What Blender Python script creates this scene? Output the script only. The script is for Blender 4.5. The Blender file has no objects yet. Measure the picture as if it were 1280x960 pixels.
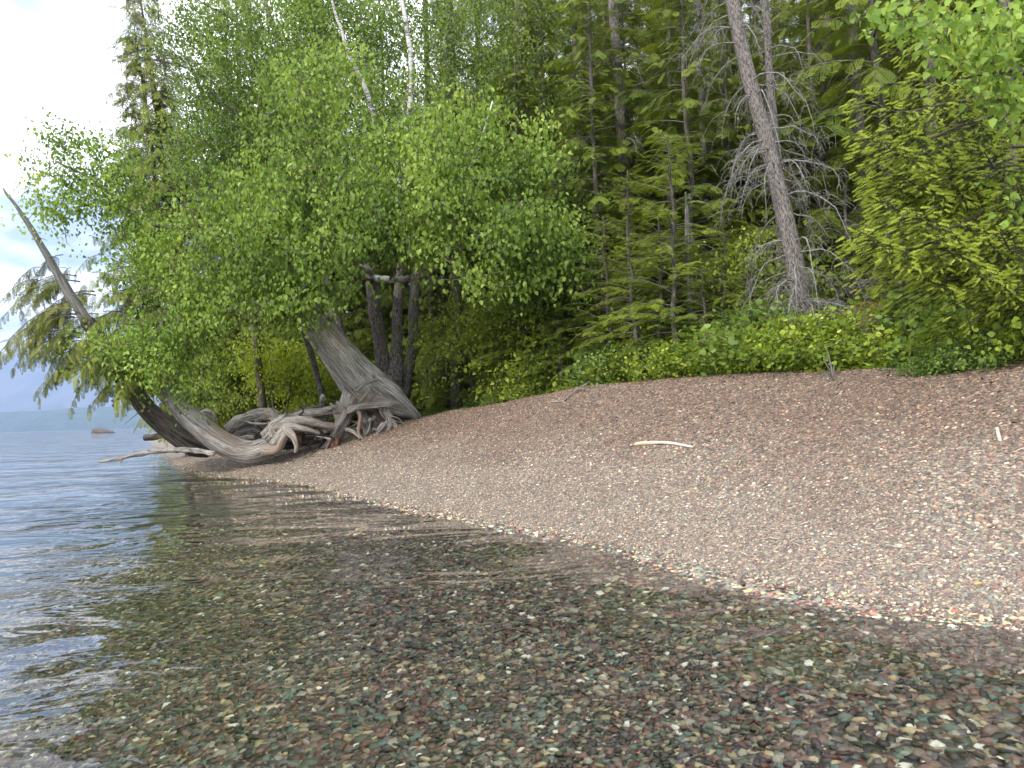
import bpy, math, random
import numpy as np
from mathutils import Vector, Matrix
R = math.radians
SC = bpy.context.scene
COL = SC.collection
rng = np.random.default_rng(7)
random.seed(7)

# ------------------------------------------------------------------ camera
CAM_H = 1.1
FPX = 962.0                       # focal length in photo pixels (photo 1280x960)
PITCH = math.atan(41.6 / FPX)
ROLL = R(1.65)
fwd = np.array([0, math.cos(PITCH), math.sin(PITCH)])
r0 = np.array([1.0, 0, 0]); u0 = np.cross(r0, fwd)
xc = math.cos(ROLL) * r0 - math.sin(ROLL) * u0
yc = math.sin(ROLL) * r0 + math.cos(ROLL) * u0
cam_d = bpy.data.cameras.new('camera')
cam = bpy.data.objects.new('camera', cam_d); COL.objects.link(cam)
cam_d.sensor_width = 36.0
cam_d.lens = 36.0 * FPX / 1280.0
cam_d.clip_start = 0.05; cam_d.clip_end = 30000
cam.matrix_world = Matrix(((xc[0], yc[0], -fwd[0], 0), (xc[1], yc[1], -fwd[1], 0), (xc[2], yc[2], -fwd[2], CAM_H), (0, 0, 0, 1)))
SC.camera = cam

def ray(px, py):
    return fwd + (px - 640) / FPX * xc - (py - 480) / FPX * yc
def at(px, py, Y):
    d = ray(px, py); return np.array([0, 0, CAM_H]) + d * (Y / d[1])
def at_z(px, py, z=0.0):
    d = ray(px, py); return np.array([0, 0, CAM_H]) + d * ((z - CAM_H) / d[2])

# ------------------------------------------------------------------ world, sun, exposure
SUN_EL, SUN_AZ = R(36), R(216)
W = bpy.data.worlds.new('World'); SC.world = W; W.use_nodes = True
nt = W.node_tree; nt.nodes.clear()
def N(t, typ, **kw):
    n = t.nodes.new(typ)
    for k, v in kw.items():
        if k.startswith('i_'):
            n.inputs[k[2:].replace('_', ' ')].default_value = v
        else: setattr(n, k, v)
    return n
def LK(t, a, b): t.links.new(a, b)
def ramp(t, fac, stops, interp='LINEAR'):
    n = t.nodes.new('ShaderNodeValToRGB'); cr = n.color_ramp; cr.interpolation = interp
    while len(cr.elements) < len(stops): cr.elements.new(0.5)
    for e, (p, c) in zip(cr.elements, stops):
        e.position = p
        e.color = (c, c, c, 1) if isinstance(c, (int, float)) else (*c, 1)
    if fac is not None: LK(t, fac, n.inputs[0])
    return n
sky = N(nt, 'ShaderNodeTexSky', sky_type='NISHITA', sun_disc=False, sun_elevation=SUN_EL, sun_rotation=SUN_AZ)
bgA = N(nt, 'ShaderNodeBackground'); bgA.inputs[1].default_value = 0.15
LK(nt, sky.outputs[0], bgA.inputs[0])
tc = N(nt, 'ShaderNodeTexCoord')
sep = N(nt, 'ShaderNodeSeparateXYZ'); LK(nt, tc.outputs['Generated'], sep.inputs[0])
# clouds on a high flat layer: direction / (z + offset)
mz = N(nt, 'ShaderNodeMath', operation='MAXIMUM'); LK(nt, sep.outputs[2], mz.inputs[0]); mz.inputs[1].default_value = 0.0
az = N(nt, 'ShaderNodeMath', operation='ADD'); LK(nt, mz.outputs[0], az.inputs[0]); az.inputs[1].default_value = 0.16
dx = N(nt, 'ShaderNodeMath', operation='DIVIDE'); LK(nt, sep.outputs[0], dx.inputs[0]); LK(nt, az.outputs[0], dx.inputs[1])
dy = N(nt, 'ShaderNodeMath', operation='DIVIDE'); LK(nt, sep.outputs[1], dy.inputs[0]); LK(nt, az.outputs[0], dy.inputs[1])
cmb = N(nt, 'ShaderNodeCombineXYZ'); LK(nt, dx.outputs[0], cmb.inputs[0]); LK(nt, dy.outputs[0], cmb.inputs[1]); cmb.inputs[2].default_value = 3.7
cn = N(nt, 'ShaderNodeTexNoise'); LK(nt, cmb.outputs[0], cn.inputs['Vector'])
cn.inputs['Scale'].default_value = 1.15; cn.inputs['Detail'].default_value = 7; cn.inputs['Roughness'].default_value = 0.55; cn.inputs['Distortion'].default_value = 0.4
el_ = N(nt, 'ShaderNodeMath', operation='MULTIPLY_ADD'); LK(nt, mz.outputs[0], el_.inputs[0]); el_.inputs[1].default_value = 0.45; LK(nt, cn.outputs['Fac'], el_.inputs[2])
cm = ramp(nt, el_.outputs[0], [(0.44, 0.15), (0.56, 1.0)])
cn2 = N(nt, 'ShaderNodeTexNoise'); LK(nt, cmb.outputs[0], cn2.inputs['Vector'])
cn2.inputs['Scale'].default_value = 2.3; cn2.inputs['Detail'].default_value = 5
cc = ramp(nt, cn2.outputs['Fac'], [(0.36, (0.26, 0.31, 0.38)), (0.47, (0.60, 0.66, 0.75)), (0.57, (1.0, 1.0, 1.0))])
bgB = N(nt, 'ShaderNodeBackground'); bgB.inputs[1].default_value = 2.1
LK(nt, cc.outputs[0], bgB.inputs[0])
mx = N(nt, 'ShaderNodeMixShader'); LK(nt, cm.outputs[0], mx.inputs[0]); LK(nt, bgA.outputs[0], mx.inputs[1]); LK(nt, bgB.outputs[0], mx.inputs[2])
wo = N(nt, 'ShaderNodeOutputWorld'); LK(nt, mx.outputs[0], wo.inputs[0])
sun_d = bpy.data.lights.new('sun', 'SUN'); sun = bpy.data.objects.new('sun', sun_d); COL.objects.link(sun)
sun_d.energy = 3.0; sun_d.angle = R(7); sun_d.color = (1.0, 0.95, 0.86)
sv = Vector((math.sin(SUN_AZ) * math.cos(SUN_EL), math.cos(SUN_AZ) * math.cos(SUN_EL), math.sin(SUN_EL)))
sun.rotation_mode = 'QUATERNION'; sun.rotation_quaternion = sv.to_track_quat('Z', 'Y')
SC.view_settings.view_transform = 'Standard'; SC.view_settings.look = 'None'
SC.view_settings.exposure = 0.72; SC.view_settings.gamma = 1.0
cy = SC.cycles
cy.max_bounces = 7; cy.diffuse_bounces = 3; cy.glossy_bounces = 2; cy.transmission_bounces = 4; cy.transparent_max_bounces = 6; cy.volume_bounces = 0
cy.use_denoising = True; cy.use_adaptive_sampling = True; cy.adaptive_threshold = 0.02
cy.sample_clamp_indirect = 6; cy.caustics_reflective = False; cy.caustics_refractive = False

# ------------------------------------------------------------------ helpers
def tag(o, label=None, cat=None, group=None, kind=None):
    if label: o['label'] = label
    if cat: o['category'] = cat
    if group: o['group'] = group
    if kind: o['kind'] = kind
    return o
def thing(name, label, cat, loc=(0, 0, 0), group=None):
    o = bpy.data.objects.new(name, None); COL.objects.link(o)
    o.location = [float(v) for v in loc]; o.empty_display_size = 0.2
    return tag(o, label, cat, group)
def mesh_from(name, V, T=None, Q=None, attrs=None, smooth=True):
    """T triangles (n,3), Q quads (n,4); attrs: name -> point array (n,) or (n,3)"""
    me = bpy.data.meshes.new(name)
    V = np.asarray(V, np.float32)
    T = np.zeros((0, 3), np.int32) if T is None else np.asarray(T, np.int32).reshape(-1, 3)
    Q = np.zeros((0, 4), np.int32) if Q is None else np.asarray(Q, np.int32).reshape(-1, 4)
    me.vertices.add(len(V)); me.vertices.foreach_set('co', V.ravel())
    loops = np.concatenate([T.ravel(), Q.ravel()]).astype(np.int32)
    me.loops.add(len(loops)); me.loops.foreach_set('vertex_index', loops)
    starts = np.concatenate([np.arange(len(T)) * 3, len(T) * 3 + np.arange(len(Q)) * 4]).astype(np.int32)
    me.polygons.add(len(starts)); me.polygons.foreach_set('loop_start', starts)
    if smooth: me.polygons.foreach_set('use_smooth', np.ones(len(starts), bool))
    for k, a in (attrs or {}).items():
        a = np.asarray(a, np.float32)
        if a.ndim == 1:
            me.attributes.new(k, 'FLOAT', 'POINT').data.foreach_set('value', a)
        else:
            me.attributes.new(k, 'FLOAT_VECTOR', 'POINT').data.foreach_set('vector', a.ravel())
    me.update(calc_edges=True); me.validate()
    return me
class MB:
    def __init__(s): s.V = []; s.T = []; s.Q = []; s.A = []; s.B = []; s.n = 0
    def add(s, V, T=None, Q=None, rnd=0.5, bc=None):
        V = np.asarray(V, float); n = len(V)
        s.V.append(V)
        if T is not None and len(T): s.T.append(np.asarray(T) + s.n)
        if Q is not None and len(Q): s.Q.append(np.asarray(Q) + s.n)
        s.A.append(np.full(n, rnd) if np.isscalar(rnd) else rnd)
        s.B.append(V.copy() if bc is None else bc); s.n += n
    def mesh(s, name, mat, origin=(0, 0, 0), smooth=True):
        V = np.concatenate(s.V) - np.asarray(origin)
        me = mesh_from(name, V, np.concatenate(s.T) if s.T else None, np.concatenate(s.Q) if s.Q else None,
                       {'rnd': np.concatenate(s.A), 'bc': np.concatenate(s.B)}, smooth)
        me.materials.append(mat); return me
    def build(s, name, mat, parent=None, smooth=True):
        o0 = (0, 0, 0) if parent is None else tuple(parent.location)
        if parent is not None and parent.parent is not None: o0 = tuple(parent['_o'])
        me = s.mesh(name, mat, o0, smooth)
        return link(name, me, parent)
def link(name, me, parent=None, loc=None):
    o = bpy.data.objects.new(name, me); COL.objects.link(o)
    if parent is not None: o.parent = parent
    if loc is not None: o.location = [float(v) for v in loc]
    return o
def spline(P, n):
    """Catmull-Rom resample of control points (any columns)"""
    P = np.asarray(P, float); m = len(P)
    if m == 2:
        t = np.linspace(0, 1, n)[:, None]; return P[0] * (1 - t) + P[1] * t
    E = np.vstack([2 * P[0] - P[1], P, 2 * P[-1] - P[-2]])
    u = np.linspace(0, m - 1 - 1e-9, n); i = u.astype(int); f = (u - i)[:, None]
    a, b, c, d = E[i], E[i + 1], E[i + 2], E[i + 3]
    return 0.5 * (2 * b + (c - a) * f + (2 * a - 5 * b + 4 * c - d) * f ** 2 + (3 * b - a - 3 * c + d) * f ** 3)
def tube(mb, P, rad, sides=8, knob=0.0, flute=0.0, seed=0, rnd=0.5, cap=True, flat=1.0):
    """P (n,3) path, rad (n,) radii; flute = lengthwise ridges, knob = lumpy noise"""
    P = np.asarray(P, float); n = len(P); rad = np.broadcast_to(np.asarray(rad, float), (n,)).copy()
    T = np.gradient(P, axis=0); T /= np.linalg.norm(T, axis=1)[:, None] + 1e-9
    ref = np.array([0.0, 0, 1]) if abs(T[0][2]) < 0.9 else np.array([0.0, 1, 0])
    A = np.zeros_like(P); a = np.cross(T[0], ref); a /= np.linalg.norm(a)
    for i in range(n):
        a = a - T[i] * a.dot(T[i]); a /= np.linalg.norm(a) + 1e-9; A[i] = a
    B = np.cross(T, A)
    th = np.linspace(0, 2 * math.pi, sides, endpoint=False)
    s = np.concatenate([[0], np.cumsum(np.linalg.norm(np.diff(P, axis=0), axis=1))])
    rs = np.random.default_rng(seed)
    M = np.ones((n, sides))
    if flute:
        for k, amp in ((2, .5), (3, .7), (5, .8), (7, .7), (11, .6), (17, .5), (23, .4)):
            ph = rs.uniform(0, 6.3); tw = rs.normal(0, .5)
            w_ = k * th[None] + ph + tw * s[:, None] + 0.8 * np.sin(s[:, None] * rs.uniform(1, 3) + ph)
            M += flute * amp * (0.5 * np.sin(w_) if k < 10 else .5 - 1.1 * (1 - np.abs(np.sin(w_ / 2))) ** 2)
    if knob:
        for k in range(5):
            M += knob * 0.4 * np.sin(th[None] * (k % 3 + 1) + rs.uniform(0, 6.3) + s[:, None] / (rad.max() + .01) * rs.uniform(.3, 1.4))
    rr = rad[:, None] * M
    V = P[:, None] + rr[..., None] * (np.cos(th)[None, :, None] * A[:, None] + flat * np.sin(th)[None, :, None] * B[:, None])
    bc = np.stack([np.broadcast_to(np.cos(th)[None], (n, sides)) * rad.max(), np.broadcast_to(np.sin(th)[None], (n, sides)) * rad.max(),
                   np.broadcast_to(s[:, None], (n, sides))], -1).reshape(-1, 3) + rs.uniform(0, 50)
    i = np.arange(n - 1)[:, None] * sides; j = np.arange(sides)[None]; j2 = (j + 1) % sides
    Q = np.stack([i + j, i + j2, i + sides + j2, i + sides + j], -1).reshape(-1, 4)
    V = V.reshape(-1, 3); Tt = None
    if cap:
        V = np.vstack([V, P[0], P[-1]]); c0, c1 = n * sides, n * sides + 1
        bc = np.vstack([bc, bc[0], bc[-3]])
        jj = np.arange(sides); k2 = (jj + 1) % sides
        Tt = np.concatenate([np.stack([np.full(sides, c0), k2, jj], 1), np.stack([np.full(sides, c1), (n - 1) * sides + jj, (n - 1) * sides + k2], 1)])
    mb.add(V, Tt, Q, rnd, bc)
def thin_tubes(mb, segs, sides=3, rnd=None):
    """segs: list of (P(n,3), r0, r1)"""
    for k, (P, ra, rb) in enumerate(segs):
        tube(mb, P, np.linspace(ra, rb, len(P)), sides, rnd=rng.random() if rnd is None else rnd, cap=False, seed=k)
def frames(D, up):
    """rotation matrices (n,3,3) whose columns are x, y=D, z~up"""
    D = D / (np.linalg.norm(D, axis=1)[:, None] + 1e-9)
    X = np.cross(D, up); X /= np.linalg.norm(X, axis=1)[:, None] + 1e-9
    Z = np.cross(X, D)
    return np.stack([X, D, Z], -1)
def scatter(mb, TV, TT, TQ, pos, M, scl, rnd):
    n, m = len(pos), len(TV)
    if n == 0: return
    scl = np.asarray(scl, float)
    S = scl[:, None, None] if scl.ndim == 1 else scl[:, None, :]
    V = np.einsum('nij,nmj->nmi', M, TV[None] * S) + pos[:, None]
    off = (np.arange(n) * m)[:, None, None]
    T = (TT[None] + off).reshape(-1, 3) if TT is not None else None
    Q = (TQ[None] + off).reshape(-1, 4) if TQ is not None else None
    mb.add(V.reshape(-1, 3), T, Q, np.repeat(rnd, m))
def randdir(n, zmin=-1, zmax=1):
    z = rng.uniform(zmin, zmax, n); a = rng.uniform(0, 2 * math.pi, n); r = np.sqrt(1 - z * z)
    return np.stack([r * np.cos(a), r * np.sin(a), z], 1)

# value noise for terrain
def vnoise(x, y, seed=0):
    def h(i, j):
        v = np.sin(i * 127.1 + j * 311.7 + seed * 74.7) * 43758.5453; return v - np.floor(v)
    i, j = np.floor(x), np.floor(y); f, g = x - i, y - j
    f = f * f * (3 - 2 * f); g = g * g * (3 - 2 * g)
    return (h(i, j) * (1 - f) + h(i + 1, j) * f) * (1 - g) + (h(i, j + 1) * (1 - f) + h(i + 1, j + 1) * f) * g
def fbm(x, y, o=4, seed=0):
    s = 0; a = 1; t = 0
    for k in range(o):
        s = s + a * (vnoise(x * 2 ** k, y * 2 ** k, seed + k) - .5); t += a; a *= .5
    return s / t * 2

# ------------------------------------------------------------------ materials
def mat(name):
    m = bpy.data.materials.new(name); m.use_nodes = True; t = m.node_tree; t.nodes.clear()
    out = N(t, 'ShaderNodeOutputMaterial'); return m, t, out
def attr(t, name, typ='GEOMETRY'):
    n = N(t, 'ShaderNodeAttribute', attribute_name=name, attribute_type=typ); return n
def noise(t, vec, scale, detail=3, rough=.5, sx=None):
    if sx is not None:
        mp = N(t, 'ShaderNodeMapping'); mp.inputs['Scale'].default_value = sx; LK(t, vec, mp.inputs[0]); vec = mp.outputs[0]
    n = N(t, 'ShaderNodeTexNoise'); LK(t, vec, n.inputs['Vector'])
    n.inputs['Scale'].default_value = scale; n.inputs['Detail'].default_value = detail; n.inputs['Roughness'].default_value = rough
    return n
def mixc(t, fac, a, b, typ='MIX'):
    n = N(t, 'ShaderNodeMix', data_type='RGBA', blend_type=typ)
    for sock, v in ((n.inputs[0], fac), (n.inputs[6], a), (n.inputs[7], b)):
        if isinstance(v, bpy.types.NodeSocket): LK(t, v, sock)
        else: sock.default_value = v if isinstance(v, (int, float)) else (*v, 1)
    return n.outputs[2]
def bump(t, h, strength, dist, nrm=None):
    b = N(t, 'ShaderNodeBump'); b.inputs['Strength'].default_value = strength; b.inputs['Distance'].default_value = dist
    LK(t, h, b.inputs['Height'])
    if nrm is not None: LK(t, nrm, b.inputs['Normal'])
    return b.outputs[0]
def leaf_mat(name, stops, transl=0.45, tcol=(1.25, 1.2, 0.6), rough=.5, spec=.22, patch=True):
    m, t, out = mat(name)
    a = attr(t, 'rnd'); c = ramp(t, a.outputs['Fac'], stops).outputs[0]
    if patch:
        oi = N(t, 'ShaderNodeObjectInfo')
        hv = N(t, 'ShaderNodeHueSaturation'); LK(t, c, hv.inputs['Color'])
        mr = N(t, 'ShaderNodeMapRange'); LK(t, oi.outputs['Random'], mr.inputs[0]); mr.inputs[3].default_value = .88; mr.inputs[4].default_value = 1.12
        LK(t, mr.outputs[0], hv.inputs['Value'])
        mr2 = N(t, 'ShaderNodeMapRange'); LK(t, oi.outputs['Random'], mr2.inputs[0]); mr2.inputs[3].default_value = .494; mr2.inputs[4].default_value = .506
        LK(t, mr2.outputs[0], hv.inputs['Hue']); c = hv.outputs[0]
    p = N(t, 'ShaderNodeBsdfPrincipled'); LK(t, c, p.inputs['Base Color'])
    p.inputs['Roughness'].default_value = rough; p.inputs['Specular IOR Level'].default_value = spec
    tr = N(t, 'ShaderNodeBsdfTranslucent'); LK(t, mixc(t, 1.0, c, tcol, 'MULTIPLY'), tr.inputs[0])
    ms = N(t, 'ShaderNodeMixShader'); ms.inputs[0].default_value = transl
    LK(t, p.outputs[0], ms.inputs[1]); LK(t, tr.outputs[0], ms.inputs[2]); LK(t, ms.outputs[0], out.inputs[0])
    return m
M = {}
M['birch_leaf'] = leaf_mat('birch_leaf', [(0, (.050, .090, .016)), (.35, (.150, .240, .042)), (.75, (.30, .42, .085)), (1, (.50, .58, .15))], .5)
M['birch_leaf_b'] = leaf_mat('birch_leaf_cool', [(0, (.060, .100, .022)), (.5, (.155, .235, .048)), (1, (.32, .42, .095))], .5)
M['shrub_leaf'] = leaf_mat('shrub_leaf', [(0, (.09, .14, .022)), (.5, (.22, .30, .04)), (.9, (.38, .46, .065)), (1, (.55, .56, .11))], .45)
M['shrub_bright'] = leaf_mat('bright_shrub_leaf', [(0, (.16, .24, .02)), (.5, (.29, .38, .03)), (1, (.42, .50, .05))], .5)
M['shrub_cool'] = leaf_mat('cool_shrub_leaf', [(0, (.08, .14, .035)), (.5, (.17, .26, .06)), (1, (.30, .40, .10))], .45)
M['conifer'] = leaf_mat('conifer_needles', [(0, (.070, .100, .016)), (.5, (.145, .190, .026)), (1, (.26, .31, .04))], .3, rough=.6)
M['young_fir'] = leaf_mat('young_fir_needles', [(0, (.085, .135, .015)), (.5, (.18, .25, .024)), (1, (.32, .39, .04))], .4, rough=.6)
M['cedar'] = leaf_mat('cedar_sprays', [(0, (.085, .105, .024)), (.5, (.17, .20, .042)), (1, (.30, .33, .07))], .3, rough=.6)
M['spruce_old'] = leaf_mat('spruce_needles', [(0, (.035, .06, .012)), (.5, (.07, .105, .02)), (1, (.13, .17, .03))], .25, rough=.55)
M['spruce_tip'] = leaf_mat('spruce_new_shoots', [(0, (.28, .38, .045)), (.5, (.46, .57, .08)), (1, (.66, .75, .15))], .42, rough=.5)
M['moss'] = leaf_mat('moss_cover', [(0, (.05, .11, .012)), (.5, (.15, .20, .015)), (.85, (.30, .27, .02)), (1, (.40, .26, .02))], .2, rough=.8)

def bark_mat(name, dark, mid, light, sc=6, strength=.8, dist=.03, patch=None, stretch=.12, moss=None):
    m, t, out = mat(name)
    a = attr(t, 'bc'); v = a.outputs['Vector']
    n1 = noise(t, v, sc, 6, .65, (3.0, 3.0, stretch * 3))
    n2 = noise(t, v, sc * 4, 4, .6, (2.5, 2.5, stretch * 2))
    add = N(t, 'ShaderNodeMath', operation='MULTIPLY_ADD'); LK(t, n2.outputs[0], add.inputs[0]); add.inputs[1].default_value = .45; LK(t, n1.outputs[0], add.inputs[2])
    c = ramp(t, add.outputs[0], [(.56, dark), (.66, mid), (.86, light)]).outputs[0]
    if stretch < .15:      # weathered wood: hairline splits running with the grain
        n5 = noise(t, v, sc * 9, 3, .7, (2.2, 2.2, stretch * .9))
        c = mixc(t, ramp(t, n5.outputs[0], [(.40, .75), (.50, 0.0)]).outputs[0], c, tuple(q * .6 for q in dark))
    n3 = noise(t, v, 1.3, 4, .6, (1, 1, .5))
    if patch:
        c = mixc(t, ramp(t, n3.outputs[0], [(.50, 0.0), (.64, .75)]).outputs[0], c, patch)
    if moss:
        n4 = noise(t, v, 2.1, 5, .7); c = mixc(t, ramp(t, n4.outputs[0], [(.53, 0.0), (.62, .8)]).outputs[0], c, moss)
    p = N(t, 'ShaderNodeBsdfPrincipled'); LK(t, c, p.inputs['Base Color']); p.inputs['Roughness'].default_value = .85
    p.inputs['Specular IOR Level'].default_value = .2
    LK(t, bump(t, add.outputs[0], strength, dist), p.inputs['Normal']); LK(t, p.outputs[0], out.inputs[0]); return m
M['driftwood'] = bark_mat('weathered_wood', (.07, .06, .052), (.42, .385, .35), (.72, .68, .63), 8, 1.0, .06, patch=(.36, .26, .19), stretch=.08)
M['driftroot'] = bark_mat('weathered_root', (.07, .056, .048), (.36, .32, .285), (.64, .59, .54), 10, 1.0, .04, patch=(.32, .22, .16), stretch=.12)
M['palewood'] = bark_mat('bleached_wood', (.22, .17, .12), (.45, .37, .28), (.62, .54, .44), 6, .7, .02, patch=(.42, .27, .15), stretch=.08)
M['darkbark'] = bark_mat('dark_cedar_bark', (.03, .025, .02), (.085, .07, .058), (.17, .145, .125), 6, 1.0, .04, stretch=.1)
M['redrot'] = bark_mat('red_rotten_wood', (.10, .045, .025), (.22, .11, .07), (.33, .19, .13), 9, .9, .02)
M['snag'] = bark_mat('grey_snag_wood', (.06, .056, .05), (.155, .145, .135), (.27, .255, .24), 7, .7, .02, stretch=.1)
M['fir_bark'] = bark_mat('fir_bark', (.035, .028, .024), (.12, .10, .09), (.30, .27, .25), 11, 1.0, .03, stretch=.5)
M['forest_bark'] = bark_mat('forest_bark', (.03, .024, .02), (.085, .07, .06), (.19, .17, .15), 9, .9, .03, stretch=.3, moss=(.06, .075, .03))
M['twig'] = bark_mat('lichen_twig', (.07, .062, .056), (.165, .152, .14), (.31, .30, .27), 14, .4, .005, stretch=.5)
M['browntwig'] = bark_mat('brown_twig', (.05, .04, .03), (.11, .09, .07), (.19, .165, .14), 14, .4, .005)
M['whitestick'] = bark_mat('stripped_stick', (.42, .36, .28), (.62, .57, .48), (.75, .71, .64), 12, .5, .004, patch=(.5, .38, .25))
def birch_bark():
    m, t, out = mat('birch_bark'); v = attr(t, 'bc').outputs['Vector']
    n1 = noise(t, v, 7, 5, .7, (1, 1, 5)); n2 = noise(t, v, 2.2, 3, .6)
    mxx = N(t, 'ShaderNodeMath', operation='MULTIPLY_ADD'); LK(t, n2.outputs[0], mxx.inputs[0]); mxx.inputs[1].default_value = .7; LK(t, n1.outputs[0], mxx.inputs[2])
    c = ramp(t, mxx.outputs[0], [(.70, (.03, .025, .022)), (.78, (.22, .20, .18)), (.86, (.52, .50, .46)), (1, (.66, .64, .60))]).outputs[0]
    p = N(t, 'ShaderNodeBsdfPrincipled'); LK(t, c, p.inputs['Base Color']); p.inputs['Roughness'].default_value = .7
    LK(t, bump(t, n1.outputs[0], .5, .01), p.inputs['Normal']); LK(t, p.outputs[0], out.inputs[0]); return m
M['birch'] = birch_bark()
M['birch_old'] = bark_mat('old_birch_bark', (.025, .02, .018), (.11, .095, .085), (.30, .27, .25), 7, 1.0, .03, stretch=.6)

STONES = [(.0, (.045, .042, .040)), (.12, (.14, .075, .062)), (.22, (.10, .11, .085)), (.30, (.19, .15, .13)), (.38, (.085, .072, .072)), (.47, (.25, .22, .15)),
          (.53, (.15, .17, .145)), (.59, (.075, .052, .048)), (.68, (.20, .13, .11)), (.75, (.14, .125, .125)), (.82, (.28, .26, .22)), (.88, (.12, .165, .145)), (.91, (.06, .055, .05)), (.955, (.36, .30, .20)), (.982, (.50, .48, .43))]
class N_out:
    def __init__(s, n): s.outputs = [n.outputs[2]]
def stone_mat(name, dry_tint, dry_val, inst):
    """wetness follows the water level (z of the point in the world): a wet stone is darker and glossier"""
    m, t, out = mat(name)
    a = attr(t, 'rnd'); f = a.outputs['Fac']
    if inst:
        oi = attr(t, 'irnd', 'INSTANCER')
        ad = N(t, 'ShaderNodeMath', operation='ADD'); LK(t, f, ad.inputs[0]); LK(t, oi.outputs['Fac'], ad.inputs[1])
        fr = N(t, 'ShaderNodeMath', operation='FRACT'); LK(t, ad.outputs[0], fr.inputs[0]); f = fr.outputs[0]
    c = ramp(t, f, STONES, 'CONSTANT').outputs[0]
    g = N(t, 'ShaderNodeNewGeometry'); sp = N(t, 'ShaderNodeSeparateXYZ'); LK(t, g.outputs['Position'], sp.inputs[0])
    tx = N(t, 'ShaderNodeTexCoord')
    n = noise(t, tx.outputs['Object'], 60, 4, .6)
    c = mixc(t, .35, c, mixc(t, n.outputs[0], (.5, .5, .5), (1.6, 1.6, 1.6)), 'MULTIPLY')
    wn = noise(t, g.outputs['Position'], 6, 2)
    wz = N(t, 'ShaderNodeMath', operation='MULTIPLY_ADD'); LK(t, wn.outputs[0], wz.inputs[0]); wz.inputs[1].default_value = -.02; LK(t, sp.outputs[2], wz.inputs[2])
    dry = ramp(t, wz.outputs[0], [(.0, 0.0), (.03, 1.0)])
    # upper beach: broken wood and needle litter among the stones browns it
    lit = N(t, 'ShaderNodeMapRange'); ln = noise(t, g.outputs['Position'], .9, 4, .6)
    lz = N(t, 'ShaderNodeMath', operation='MULTIPLY_ADD'); LK(t, ln.outputs[0], lz.inputs[0]); lz.inputs[1].default_value = 1.1; LK(t, sp.outputs[2], lz.inputs[2])
    LK(t, lz.outputs[0], lit.inputs[0]); lit.inputs[1].default_value = .85; lit.inputs[2].default_value = 1.5; lit.inputs[3].default_value = 0; lit.inputs[4].default_value = .72
    gd = N(t, 'ShaderNodeGamma'); LK(t, c, gd.inputs[0]); gd.inputs[1].default_value = 1.22
    cd = mixc(t, 1.0, gd.outputs[0], tuple(v * 1.62 for v in dry_tint), 'MULTIPLY')
    cd = mixc(t, .30, cd, dry_val)
    cd = mixc(t, lit.outputs[0], cd, mixc(t, .35, mixc(t, 1.0, c, (1.0, .72, .56), 'MULTIPLY'), (.11, .068, .047)))
    gm = N(t, 'ShaderNodeGamma'); LK(t, c, gm.inputs[0]); gm.inputs[1].default_value = 1.35
    wet_c = N(t, 'ShaderNodeMix', data_type='RGBA', blend_type='MULTIPLY'); wet_c.inputs[0].default_value = 1.0; LK(t, gm.outputs[0], wet_c.inputs[6]); wet_c.inputs[7].default_value = (2.8, 2.7, 2.4, 1)
    wet_c = N_out(wet_c)
    cfin = mixc(t, dry.outputs[0], wet_c.outputs[0], cd)
    p = N(t, 'ShaderNodeBsdfPrincipled'); LK(t, cfin, p.inputs['Base Color'])
    rr = N(t, 'ShaderNodeMapRange'); LK(t, dry.outputs[0], rr.inputs[0]); rr.inputs[3].default_value = .35; rr.inputs[4].default_value = .8; LK(t, rr.outputs[0], p.inputs['Roughness'])
    LK(t, bump(t, n.outputs[0], .3, .004), p.inputs['Normal'])
    LK(t, p.outputs[0], out.inputs[0]); return m
DT, DV = (1.23, 1.13, 1.0), (.245, .205, .172)
M['stone'] = stone_mat('pebble_stone', DT, DV, True)
M['stone_one'] = stone_mat('single_pebble_stone', DT, DV, False)

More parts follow.
